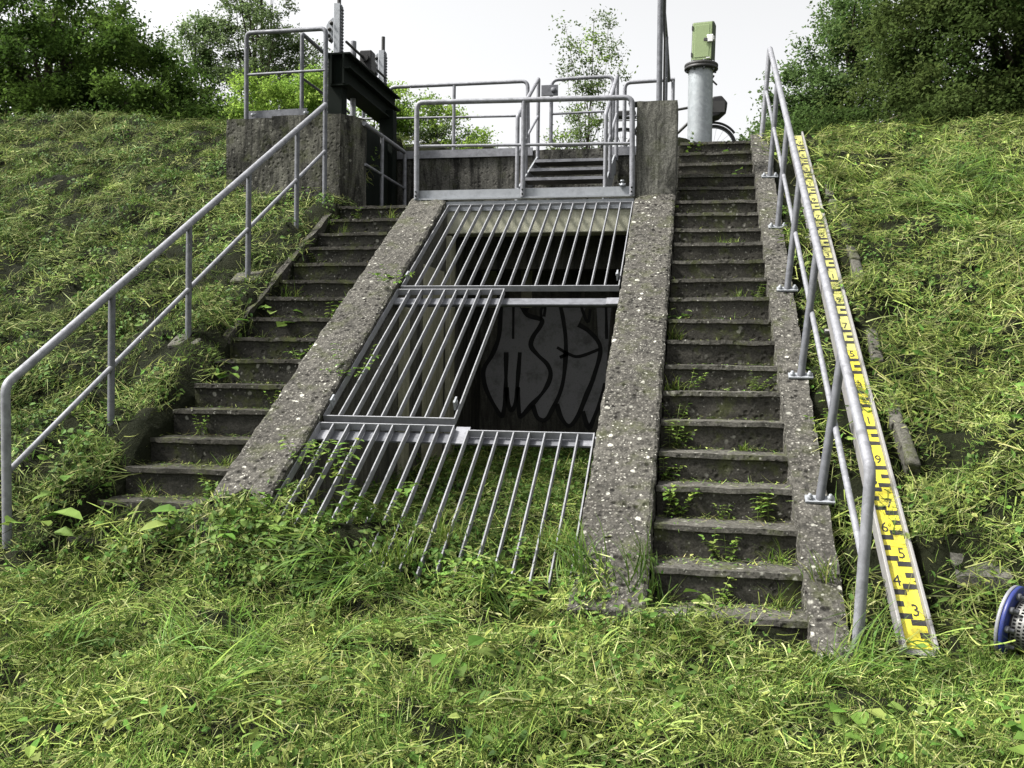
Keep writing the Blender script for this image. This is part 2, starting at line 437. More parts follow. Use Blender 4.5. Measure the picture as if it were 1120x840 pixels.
# ------------------------------------------------------------------ plant matter prototypes
class LB:                                                # leaf-and-blade builder with a colour per piece
    def __init__(s): s.v = []; s.f = []; s.c = []
    def blade(s, root, az, el, L, w, curl, col, segs=3, roll=0.0):
        p = Vector(root); o = len(s.v)
        side = Vector((-math.sin(az), math.cos(az), 0))
        for i in range(segs+1):
            t = i/segs; ww = w*(1-t**1.5)*.5 + .0004
            d = Vector((math.cos(az)*math.cos(el), math.sin(az)*math.cos(el), math.sin(el)))
            nrm = side.cross(d); sd = side*math.cos(roll) + nrm*math.sin(roll)
            s.v += [tuple(p + sd*ww), tuple(p - sd*ww)]; s.c += [col, col]
            p = p + d*(L/segs); el += curl/segs
        for i in range(segs):
            a = o+2*i; s.f.append((a, a+1, a+3, a+2))
    def leaf(s, root, az, el, L, w, col, fold=.25, droop=.3, roll=0.0):
        d = Vector((math.cos(az)*math.cos(el), math.sin(az)*math.cos(el), math.sin(el)))
        side = Vector((-math.sin(az), math.cos(az), 0)); up = side.cross(d)*-1
        if up.z < 0: up = -up
        sd = side*math.cos(roll)+up*math.sin(roll); up = up*math.cos(roll)-side*math.sin(roll)
        o = len(s.v); r = Vector(root)
        mid = [r, r+d*L*.35, r+d*L*.7-up*L*droop*.25, r+d*L-up*L*droop*.6]
        s.v += [tuple(q) for q in mid]; s.c += [col]*4
        for i, k in ((1, .5), (2, .38)):
            for sg in (-1, 1):
                s.v.append(tuple(mid[i] + sd*(sg*w*k) + up*(w*fold*k))); s.c.append(tuple(x*(1.08 if sg > 0 else .92) for x in col))
        for a, b in ((4, 6), (5, 7)):
            s.f += [(o, o+1, o+a, o+a), (o+1, o+2, o+b, o+a), (o+2, o+3, o+b, o+b)]
    def mesh(s, name, mat):
        me = bpy.data.meshes.new(name)
        me.from_pydata(s.v, [], [tuple(dict.fromkeys(f)) for f in s.f]); me.materials.append(mat)
        at = me.color_attributes.new('col', 'FLOAT_COLOR', 'POINT')
        at.data.foreach_set('color', np.array([(*c, 1) for c in s.c], 'f').ravel()); me.update(); return me

HAY = [(.185,.235,.058), (.235,.27,.088), (.132,.18,.042), (.08,.125,.027), (.27,.285,.125), (.045,.075,.016), (.205,.25,.068)]
GREEN = [(.08,.15,.025), (.11,.185,.035), (.06,.115,.02), (.14,.21,.045), (.09,.155,.032)]
LEAFC = [(.06,.12,.022), (.08,.15,.03), (.045,.095,.018), (.11,.18,.04), (.13,.16,.045), (.07,.13,.03)]
def jit(c, r, a=.25): k = 1+r.uniform(-a, a); return tuple(max(.003, x*k*(1+r.uniform(-.08, .08))) for x in c)

def proto_clip(seed, n=105, rad=.16, lens=(.03, .13), pal=HAY):
    r = random.Random(seed); b = LB(); az0 = r.uniform(0, 6.28)
    for _ in range(n):
        a = r.uniform(0, 6.28); q = rad*math.sqrt(r.random())
        az = az0 + r.gauss(0, .9) + (math.pi if r.random() < .5 else 0)
        L = r.uniform(*lens)
        b.blade((q*math.cos(a)-math.cos(az)*L*.4, q*math.sin(a)-math.sin(az)*L*.4, r.uniform(-.005, .065)*(1-q/rad*.6)), az, r.gauss(.10, .30), L, r.uniform(.002, .0052), r.gauss(-.35, .7), jit(r.choice(pal), r), 3, r.uniform(-1, 1))
    for _ in range(n//7):
        a = r.uniform(0, 6.28); q = rad*math.sqrt(r.random())
        b.leaf((q*math.cos(a), q*math.sin(a), r.uniform(0, .04)), r.uniform(0, 6.28), r.gauss(.1, .4), r.uniform(.025, .06), r.uniform(.012, .03), jit(r.choice(pal[:3]+LEAFC), r), roll=r.uniform(-.8, .8))
    return b.mesh('cut_grass', M['blade'])
def proto_tuft(seed, n=45, rad=.10, h=(.06, .17)):
    r = random.Random(seed); b = LB(); lean = r.uniform(0, 6.28)
    for _ in range(n):
        a = r.uniform(0, 6.28); q = rad*math.sqrt(r.random())
        az = lean + r.gauss(0, 1.0)
        b.blade((q*math.cos(a), q*math.sin(a), -.01), az, r.uniform(.55, 1.45), r.uniform(*h), r.uniform(.003, .006), r.uniform(-1.5, -.2), jit(r.choice(GREEN+HAY[2:4]), r), 4, r.uniform(-.5, .5))
    return b.mesh('standing_grass', M['blade'])
HAY_D = [(.135,.175,.05), (.19,.225,.08), (.075,.11,.032), (.045,.07,.018), (.235,.25,.11), (.03,.048,.014), (.16,.20,.06)]
def proto_hay(seed, n=58, rad=.19, HAY=HAY):
    r = random.Random(seed); b = LB(); az0 = r.uniform(0, 6.28)
    for _ in range(n):
        a = r.uniform(0, 6.28); q = rad*math.sqrt(r.random()); az = az0 + r.gauss(0, .9) + (math.pi if r.random() < .5 else 0)
        L = r.uniform(.06, .24)
        b.blade((q*math.cos(a)-math.cos(az)*L*.4, q*math.sin(a)-math.sin(az)*L*.4, r.uniform(.0, .09)*(1-q/rad*.6)), az, r.gauss(.08, .28), L, r.uniform(.003, .008), r.gauss(-.3, .6), jit(r.choice(HAY), r, .4), 4, r.uniform(-.9, .9))
    for _ in range(9):
        a = r.uniform(0, 6.28); q = rad*math.sqrt(r.random())
        b.leaf((q*math.cos(a), q*math.sin(a), r.uniform(0, .06)), r.uniform(0, 6.28), r.gauss(.1, .4), r.uniform(.03, .07), r.uniform(.012, .032), jit(r.choice(HAY[:4]+LEAFC), r, .3), roll=r.uniform(-.9, .9))
    return b.mesh('hay', M['blade'])
def proto_fine(seed, n=150, rad=.13):
    r = random.Random(seed); b = LB()
    for _ in range(n):
        a = r.uniform(0, 6.28); q = rad*math.sqrt(r.random())
        b.blade((q*math.cos(a), q*math.sin(a), -.008), r.uniform(0, 6.28), r.uniform(.3, 1.3), r.uniform(.025, .065), r.uniform(.0016, .003), r.uniform(-1.0, .1), jit(r.choice(GREEN+HAY[:3]), r), 2, r.uniform(-.5, .5))
    return b.mesh('short_turf', M['blade'])
def proto_long(seed, n=40, rad=.12):
    r = random.Random(seed); b = LB(); lean = r.uniform(-2.6, -.5)
    for _ in range(n):
        a = r.uniform(0, 6.28); q = rad*math.sqrt(r.random())
        b.blade((q*math.cos(a), q*math.sin(a), -.01), lean + r.gauss(0, .5), r.uniform(.5, 1.1), r.uniform(.18, .42), r.uniform(.006, .012), r.uniform(-1.6, -.7), jit(r.choice(GREEN+[(.10, .17, .05), (.13, .2, .07)]), r), 5, r.uniform(-.4, .4))
    return b.mesh('long_grass', M['blade'])
def proto_leafy(seed, n=26, rad=.10, L=(.012, .040)):
    r = random.Random(seed); b = LB()
    for _ in range(n):
        a = r.uniform(0, 6.28); q = rad*math.sqrt(r.random()); h = r.uniform(.01, .10)
        x, y = q*math.cos(a), q*math.sin(a)
        if r.random() < .5: b.blade((x*.6, y*.6, 0), a, 1.2, h*1.2, .003, -.3, jit(GREEN[0], r), 2)
        ll = r.uniform(*L)
        b.leaf((x, y, h), r.uniform(0, 6.28), r.gauss(.1, .35), ll, ll*r.uniform(.5, .8), jit(r.choice(LEAFC), r), roll=r.uniform(-.4, .4))
    return b.mesh('ground_leaf', M['weedleaf'])

def proto_coll(name, meshes):
    c = bpy.data.collections.new(name)
    for i, me in enumerate(meshes):
        c.objects.link(bpy.data.objects.new(me.name, me))
    return c

def scatter(name, coll, attr, dens, smin, smax, seed, tilt=.25, label=None, cat=None):
    me = bpy.data.meshes.new(name); o = bpy.data.objects.new(name, me); COL.objects.link(o)
    ng = bpy.data.node_groups.new(name, 'GeometryNodeTree')
    ng.interface.new_socket('Geometry', in_out='INPUT', socket_type='NodeSocketGeometry')
    ng.interface.new_socket('Geometry', in_out='OUTPUT', socket_type='NodeSocketGeometry')
    N = ng.nodes.new; Lk = ng.links.new
    out = N('NodeGroupOutput'); oi = N('GeometryNodeObjectInfo'); oi.inputs['Object'].default_value = ground
    na = N('GeometryNodeInputNamedAttribute'); na.data_type = 'FLOAT'; na.inputs['Name'].default_value = attr
    mu = N('ShaderNodeMath'); mu.operation = 'MULTIPLY'; mu.inputs[1].default_value = dens
    Lk(na.outputs['Attribute'], mu.inputs[0])
    dp = N('GeometryNodeDistributePointsOnFaces'); dp.distribute_method = 'RANDOM'; dp.inputs['Seed'].default_value = seed
    Lk(oi.outputs['Geometry'], dp.inputs['Mesh']); Lk(mu.outputs[0], dp.inputs['Density'])
    ci = N('GeometryNodeCollectionInfo'); ci.inputs['Collection'].default_value = coll
    ci.inputs['Separate Children'].default_value = True; ci.inputs['Reset Children'].default_value = True
    ip = N('GeometryNodeInstanceOnPoints'); ip.inputs['Pick Instance'].default_value = True
    rv = N('FunctionNodeRandomValue'); rv.data_type = 'FLOAT_VECTOR'
    rv.inputs['Min'].default_value = (-tilt, -tilt, 0); rv.inputs['Max'].default_value = (tilt, tilt, 6.283); rv.inputs['Seed'].default_value = seed+1
    er = N('FunctionNodeEulerToRotation'); Lk(rv.outputs['Value'], er.inputs[0])
    rr = N('FunctionNodeRotateRotation'); rr.rotation_space = 'LOCAL'
    Lk(dp.outputs['Rotation'], rr.inputs[0]); Lk(er.outputs[0], rr.inputs[1])
    rs = N('FunctionNodeRandomValue'); rs.data_type = 'FLOAT'
    fl = [i for i in rs.inputs if i.type == 'VALUE']; fl[0].default_value = smin; fl[1].default_value = smax; rs.inputs['Seed'].default_value = seed+2
    so = [q for q in rs.outputs if q.type == 'VALUE'][0]
    Lk(dp.outputs['Points'], ip.inputs['Points']); Lk(ci.outputs[0], ip.inputs['Instance'])
    Lk(rr.outputs[0], ip.inputs['Rotation']); Lk(so, ip.inputs['Scale'])
    Lk(ip.outputs[0], out.inputs[0])
    md = o.modifiers.new('scatter', 'NODES'); md.node_group = ng
    return stuff(o, label, cat)

# ------------------------------------------------------------------ concrete structure
XR0, XR1 = .293, 1.02            # right stair
XL0, XL1 = -2.94, -2.25          # left stair
CX0, CX1 = -1.88, -.08           # intake channel
ZP = -5*RI                       # platform level
ORD = ['lowest', 'second lowest', 'third lowest', 'fourth lowest', 'fifth lowest']

def slope_place(h0=0.0):
    return lambda u, w, s: (u, s, S*s + h0 + w)

def parent_z(p): return 0.0
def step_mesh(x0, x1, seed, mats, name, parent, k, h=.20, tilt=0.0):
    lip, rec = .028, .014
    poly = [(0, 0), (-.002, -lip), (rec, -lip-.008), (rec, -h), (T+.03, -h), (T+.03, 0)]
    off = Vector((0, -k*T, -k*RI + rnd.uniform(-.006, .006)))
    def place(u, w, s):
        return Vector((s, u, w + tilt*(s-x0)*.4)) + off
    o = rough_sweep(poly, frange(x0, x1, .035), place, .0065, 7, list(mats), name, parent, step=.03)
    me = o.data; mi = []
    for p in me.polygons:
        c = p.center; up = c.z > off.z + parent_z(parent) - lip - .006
        mi.append(0 if up else 1)  # riser faces take the concrete with shade in its colour
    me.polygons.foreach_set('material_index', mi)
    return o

def build_structure():
    # --- right staircase
    st = thing('concrete_staircase', 'longer right-hand concrete stair flight between the raking wall and the yellow gauge', 'stairs', (.65, -2.9, -1.8))
    for k in range(0, 22):
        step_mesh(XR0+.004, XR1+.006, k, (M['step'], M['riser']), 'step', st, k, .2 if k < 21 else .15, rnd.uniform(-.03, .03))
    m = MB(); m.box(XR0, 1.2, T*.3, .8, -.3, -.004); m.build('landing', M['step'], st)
    m = MB(); m.extrude_x([(0.1, -.3), (.1, -.6), (-21*T, -21*RI-.9), (-21*T+.05, -21*RI-.25)], XR0+.01, XR1); m.build('stair_base', M['step'], st)
    o = rough_sweep([(1.024, .05), (1.195, .045), (1.20, -.5), (1.024, -.5)], frange(-6.25, .02, .035), slope_place(), .008, 8, M['parapet'], 'stringer_wall', st, step=.026)
    # --- left staircase
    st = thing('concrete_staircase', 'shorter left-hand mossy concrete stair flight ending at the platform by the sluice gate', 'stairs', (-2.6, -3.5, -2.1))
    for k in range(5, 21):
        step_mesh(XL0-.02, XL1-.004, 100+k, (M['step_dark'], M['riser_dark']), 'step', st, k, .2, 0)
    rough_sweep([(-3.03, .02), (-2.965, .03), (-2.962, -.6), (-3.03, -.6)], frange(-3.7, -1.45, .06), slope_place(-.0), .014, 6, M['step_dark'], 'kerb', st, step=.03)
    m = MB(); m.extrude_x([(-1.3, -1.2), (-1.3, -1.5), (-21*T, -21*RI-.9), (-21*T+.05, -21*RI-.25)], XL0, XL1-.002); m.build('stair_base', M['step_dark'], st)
    m = MB(); m.box(-3.3, XL1-.003, -5*T+.02, .44, ZP-.2, ZP-.004); m.build('landing', M['step'], st)
    # --- raking parapet walls either side of the intake
    for x0, x1, ye, lab in ((-2.247, -1.882, -5.62, 'pitted raking concrete wall between the left stairs and the intake grating'),
                            (-.078, .288, -5.98, 'pale lichen-spotted raking concrete wall between the grating and the right stairs')):
        pr = thing('raking_wall', lab, 'wall', ((x0+x1)/2, -3.5, -2.5))
        rough_sweep([(x0, .035), (x0+.02, .05), (x1-.02, .05), (x1, .035), (x1, -.45), (x0, -.45)], frange(ye, -5*T+.03, .028), slope_place(), .010, 9, M['parapet'], 'sloping_body', pr, step=.024)
    # --- pillar at the head of the right raking wall
    pl = thing('concrete_pillar', 'streaked upright concrete pillar at the top of the right raking wall', 'pillar', (.10, -1.25, ZP))
    rough_sweep([(-.083, -1.41), (.287, -1.41), (.287, -.92), (-.083, -.92)], frange(ZP-.4, .066, .04), lambda u, w, s: (u+.010*(s-ZP), w, s), .004, 7, M['pillar'], 'shaft', pl, step=.04)
    # --- intake chamber below the platform
    it = thing('intake_chamber', 'dark concrete intake opening behind the grating with black graffiti on its back wall', 'water intake', (-1, -.5, -3.4))
    m = MB(); m.box(CX0, CX1, .15, .4, -3.6, ZP-.1); m.build('back_wall', M['inside'], it)
    for x0, x1 in ((CX0-.3, CX0-.004), (CX1+.004, CX1+.3)):
        m = MB(); m.extrude_x([(-1.38, -3.6), (.42, -3.6), (.42, ZP-.25), (-1.38, ZP-.25)], x0, x1); m.build('side_wall', M['inside'], it)
    m = MB(); m.box(CX0-.3, CX1+.3, -1.40, -1.15, -1.135, ZP-.062); bevel(m.build('lintel', M['lintel'], it), .01)
    m = MB(); m.box(CX0, CX1, -.62, -.45, -1.40, -1.0); m.build('baffle_beam', M['inside'], it)
    m = MB(); m.box(CX0-.3, CX1+.3, -1.15, .42, -1.06, ZP-.01); m.build('platform_slab', M['step'], it)
    for a, b in ((CX0-.02, CX0+.004), (CX1-.004, CX1+.02)):
        m = MB(); m.extrude_x([(-5.6, -3.7), (-1.40, -3.7), (-1.40, S*-1.40-.10), (-5.6, S*-5.6-.10)], a, b); m.build('side_lining', M['inside'], it)
    # pale guide strips and a recess on the left inner wall
    for y0, y1, d in ((-2.95, -2.80, .05), (-1.46, -1.28, .05), (-2.25, -1.55, .008)):
        m = MB(); m.box(CX0+.006, CX0+.012+d, y0, y1, -3.6, -1.16 if y1 > -1.4 else S*y0-.16); bevel(m.build('pale_wall_strip', M['guide'], it), .008)
    for x0, x1 in ((-1.87, -1.70), (-1.42, -1.30)):  # pale patches on the back wall, as thin raised strips
        m = MB(); m.box(x0, x1, .128, .146, -1.75, -1.07); m.build('pale_wall_strip', M['guide'], it)
    # graffiti: outlined tall bubble letters
    G = GRAF
    def stroke(pts, w, name, mat, y):
        P = smooth2(pts); m = MB(); vs = []; fs = []
        for i, p in enumerate(P):
            a = P[max(i-1, 0)]; b = P[min(i+1, len(P)-1)]
            d = Vector((b[0]-a[0], b[1]-a[1])); d = d.normalized() if d.length > 0 else Vector((1, 0))
            ww = w*(.8+.3*noise.noise(Vector((p[0]*5, p[1]*5, 1))))*.5
            nx, nz = -d.y*ww, d.x*ww
            vs += [(p[0]+nx, y, p[1]+nz), (p[0]-nx, y, p[1]-nz)]
        for i in range(len(P)-1): fs.append((2*i, 2*i+1, 2*i+3, 2*i+2))
        m.add(vs, fs); return m.build(name, mat, it)
    for gi, g in enumerate(G): stroke(g, .06 if len(g) > 4 else .04, 'graffiti_line', M['spray_black'], .1415)
    for q, P in enumerate((smooth2(G[0])+smooth2(G[1])+smooth2(G[2]), smooth2(G[5])+[(-1.2, -1.7), (-1.2, -1.95), (-1.3, -2.15), (-1.2, -2.3), (-1.08, -2.5)], smooth2(G[6])+[(-.7, -1.75), (-.96, -1.75), (-.91, -2.15), (-.95, -2.6)], smooth2(G[7])+[(-.42, -1.75), (-.58, -1.75), (-.55, -2.2), (-.62, -2.6)])):
        m = MB(); m.add([(p[0], .1475-.0007*q, p[1]) for p in P], [tuple(range(len(P)))]); m.build('graffiti_fill', M['spray_grey'], it)
    # --- rear wall of the platform
    w = thing('platform_wall', 'dark streaked low concrete wall behind the platform with a grey steel edge strip', 'wall', (-1.5, .5, ZP))
    rough_sweep([(.45, ZP-.3), (.45, .06), (.75, .06), (.75, ZP-.3)], frange(-3.3, -1.36, .06), lambda u, v, s: (s, u, v), .004, 6, M['stained'], 'wall_section', w, step=.06)
    rough_sweep([(.45, ZP-.3), (.45, .06), (.75, .06), (.75, ZP-.3)], frange(-1.355, .6, .06), lambda u, v, s: (s, u, v), .004, 6, M['stained'], 'wall_section', w, step=.06)
    m = MB(); m.box(-3.25, -1.36, .42, .444, -.005, .085); m.build('edge_strip', M['galv'], w)
    m = MB(); m.box(-.46, -.1, .42, .444, -.03, .065); m.build('edge_strip', M['galv'], w)
    # --- concrete block carrying the gate
    b = thing('concrete_block', 'streaked dark concrete block rising from the grass beneath the dark gate frame', 'concrete block', (-3.6, -1.0, -.5))
    rough_sweep([(-4.26, -1.235), (-3.765, -1.235), (-3.765, .3), (-4.26, .3)], frange(-1.4, .085, .06), lambda u, v, s: (u, v, s), .005, 6, M['blockconc'], 'block_section', b, step=.06)
    rough_sweep([(-3.76, -1.25), (-3.03, -1.25), (-2.865, -1.02), (-2.865, -.92), (-3.02, -.90), (-3.02, .3), (-3.76, .3)], frange(-1.4, .10, .06), lambda u, v, s: (u, v, s), .005, 6, M['blockconc'], 'block_section', b, step=.06)

def smooth2(P, n=5):
    out = []
    for i in range(len(P)-1):
        p0 = P[max(i-1, 0)]; p1 = P[i]; p2 = P[i+1]; p3 = P[min(i+2, len(P)-1)]
        for j in range(n):
            t = j/n
            out.append(tuple(.5*((2*p1[k]) + (-p0[k]+p2[k])*t + (2*p0[k]-5*p1[k]+4*p2[k]-p3[k])*t*t + (-p0[k]+3*p1[k]-3*p2[k]+p3[k])*t**3) for k in (0, 1)))
    out.append(P[-1]); return out
GRAF = [[(-1.65, -1.727), (-1.665, -2.057), (-1.742, -2.275), (-1.829, -2.421), (-1.834, -2.556), (-1.779, -2.721), (-1.638, -2.951), (-1.603, -2.904), (-1.584, -2.718), (-1.582, -2.246)], [(-1.573, -2.635), (-1.556, -2.8), (-1.517, -2.892), (-1.472, -2.819), (-1.453, -2.633), (-1.427, -2.245)], [(-1.443, -2.633), (-1.428, -2.921), (-1.397, -2.952), (-1.294, -2.836), (-1.15, -2.669), (-1.08, -2.504), (-1.113, -2.381), (-1.218, -2.28), (-1.302, -2.178), (-1.283, -2.075), (-1.201, -1.952), (-1.192, -1.88), (-1.349, -1.829), (-1.423, -1.706)], [(-1.507, -1.685), (-1.506, -2.097)], [(-1.192, -1.88), (-1.193, -1.767), (-1.152, -1.747), (-1.161, -1.849)], [(-1.273, -2.836), (-1.219, -2.968), (-1.125, -2.987), (-1.044, -2.852), (-0.964, -2.666), (-0.926, -2.461), (-0.913, -2.154), (-0.944, -1.889), (-0.987, -1.706)], [(-1.003, -2.81), (-0.96, -2.952), (-0.866, -3.052), (-0.775, -2.948), (-0.676, -2.702), (-0.598, -2.497), (-0.531, -2.192), (-0.645, -2.02), (-0.779, -1.933)], [(-0.715, -2.886), (-0.647, -3.068), (-0.572, -2.903), (-0.522, -2.78), (-0.475, -2.576)], [(-1.012, -2.186), (-0.887, -2.256), (-0.764, -2.285), (-0.541, -2.202)], [(-0.979, -2.298), (-0.887, -2.256)], [(-0.762, -1.706), (-0.677, -1.909), (-0.649, -1.766)], [(-0.477, -1.726), (-0.465, -2.09)], [(-1.37, -1.788), (-1.319, -1.706)]]
build_structure()

# ------------------------------------------------------------------ galvanised gratings and their beams
GN = Vector((0, -S, 1)).normalized(); GD = Vector((0, -1, -S)).normalized()    # normal and down-slope of the rack plane
def gp(x, y, h=0.0): return Vector((x, y, S*y)) + GN*h
def flat(m, a, b, w, d, h0=0.0):
    """flat bar on edge: from a to b (x,y on the rack plane), width w, depth d below the plane"""
    A, B = gp(*a, h0-d/2), gp(*b, h0-d/2); ax = (B-A)/2; t = ax.normalized()
    s = t.cross(GN).normalized()
    m.obox((A+B)/2, ax, s*(w/2), GN*(d/2)); return m
def rack(label, x0, x1, y0, y1, nb, lips=True, bottom=True, dv=.05):
    t = thing('grating_panel', label, 'grating', gp((x0+x1)/2, (y0+y1)/2), 'bar grating panels over the intake')
    m = MB(); flat(m, (x0, y1), (x1, y1), .008, dv)
    if bottom: flat(m, (x0, y0), (x1, y0), .008, dv)
    flat(m, (x0, y0-.004), (x0, y1+.004), .008, dv, .001); flat(m, (x1, y0-.004), (x1, y1+.004), .008, dv, .001)
    m.build('frame', M['rack'], t)
    for i in range(1, nb+1):
        x = x0 + (x1-x0)*i/(nb+1) + rnd.uniform(-.004, .004)
        m = MB(); flat(m, (x, y0+.004), (x+rnd.uniform(-.005, .005), y1-.004), .008, dv-.004, -.003); m.build('bar', M['rack'], t)
    if lips:                                              # lock lugs at the corners
        for x, y in ((x0+.02, y0+.12), (x1-.02, y0+.12)):
            m = MB(); m.obox(gp(x, y, .02), (.006, 0, 0), GD*.035, GN*.03); m.lathe(gp(x-.012, y, .028), (1, 0, 0), [(0, 0), (.014, 0), (.014, .026), (0, .026)], 8)
            m.build('lug', M['galv_light'], t)
    return t
H = -.01
rack('upper full-width bar grating panel below the front platform railing', CX0+.02, CX1-.02, -2.93, -1.43, 15, dv=.05)
rack('middle bar grating panel beside the open hole showing graffiti', CX0+.005, -1.0, -4.55, -2.98, 8, dv=.05)
rack('lower left bar grating panel sinking into leafy weeds', CX0+.005, -.985, -5.74, -4.62, 8, bottom=False, lips=False)
rack('lower right bar grating panel below the open hole, sinking into grass', -.885, CX1-.02, -5.78, -4.66, 7, bottom=False, lips=False)
def beam(label, y, x0=CX0+.004, x1=CX1-.004, w=.10):
    t = thing('cross_beam', label, 'steel beam', gp((x0+x1)/2, y, -.1), 'steel cross beams under the gratings')
    m = MB()
    m.obox(gp((x0+x1)/2, y, -.062), ((x1-x0)/2, 0, 0), GD*w/2, GN*.006); m.build('flange', M['galv_dull'], t)
    m = MB(); m.obox(gp((x0+x1)/2, y+.03, -.095), ((x1-x0)/2-.003, 0, 0), GD*.006, GN*.026); m.build('web', M['galv_dull'], t)
    for x in (x0+.05, x1-.05):
        m = MB(); m.obox(gp(x, y-.01, -.05), (.05, 0, 0), GD*.05, GN*.006); m.build('bracket', M['galv'], t)
beam('pale galvanised cross beam along the top edge of the open hole', -3.07)
beam('pale galvanised cross beam along the bottom edge of the open hole', -4.67)
p = gp(-.935, -4.66, -.045); t = tag(MB().obox(p, (.045, 0, 0), GD*.09, GN*.006).build('cover_plate', M['galv']), 'small pale mossy plate between the two lower grating panels', 'plate')

# ------------------------------------------------------------------ railings
def path(name, pts, r, mat, parent, rad=.07, n=12):
    m = MB(); m.tube(fillet(pts, rad) if rad else pts, r, n); return m.build(name, mat, parent)
def post(a, b, r, mat, parent, plate=None):
    m = MB(); m.tube([a, b], r, 12); o = m.build('post', mat, parent)
    if plate:
        c = Vector(a); nrm = GN if plate == 'slope' else Vector((0, 0, 1)); d = GD if plate == 'slope' else Vector((0, 1, 0))
        m = MB(); m.obox(c + nrm*.006, (.075, 0, 0), d*.028, nrm*.006)
        for s in (-.052, .052): m.lathe(c + Vector((s, 0, 0)) + nrm*.01, nrm, [(0, .03), (.009, .03), (.009, .02), (.016, .018), (.016, 0)], 8)
        m.build('base_plate', M['galv_light'], parent)
    return o

def rail_right():
    t = thing('stair_handrail', 'long galvanised handrail with slanted posts beside the right stairs and the yellow gauge', 'handrail', (1.15, -3, -1.7))
    A, B = Vector((1.20, -.07, .932)), Vector((1.26, -6.08, -2.84))
    path('top_rail', [(1.133, -.07, 0.0), A, B, (1.212, -6.09, -3.72)], .0255, M['galv'], t, .06)
    path('mid_rail', [(1.172, -.07, .48), (1.235, -6.085, -3.24)], .0165, M['galv'], t, 0)
    for y, z in ((-1.07, None), (-2.1, None), (-3.1, None), (-4.15, None), (-5.22, None)):
        k = (A.y-y)/(A.y-B.y); top = A.lerp(B, k)
        post((1.153, y, S*y+.05), top - Vector((0, 0, .015)), .0235, M['galv_dull'], t, 'slope')
rail_right()
def rail_left():
    t = thing('stair_handrail', 'galvanised handrail rising out of the mown grass beside the left stairs', 'handrail', (-3.2, -3.5, -2.0))
    A, B = Vector((-3.265, -5.76, -2.545)), Vector((-3.135, -1.38, .155))
    path('top_rail', [(-3.262, -5.74, -3.6), A, B], .026, M['galv'], t, .05)
    a2, b2 = Vector((-3.262, -5.74, -3.03)), Vector((-3.137, -1.38, -.30))
    path('mid_rail', [a2, b2], .0165, M['galv'], t, 0)
    for y, zb in ((-4.80, -2.88), (-3.87, -2.32), (-2.95, -1.79), (-2.02, -1.22)):
        k = (y-A.y)/(B.y-A.y); tp = A.lerp(B, k)
        post((tp.x-.003, y, zb-.25), tp-Vector((0, 0, .01)), .0225, M['galv_dull'], t)
        if -4.2 < y < -2.5:
            m = MB(); m.obox((tp.x-.02, y+.03, S*(y+.03)+.05), (.12, .01, .01), GD*.09, GN*.04); bevel(m.build('footing', M['stone'], t), .02)
rail_left()

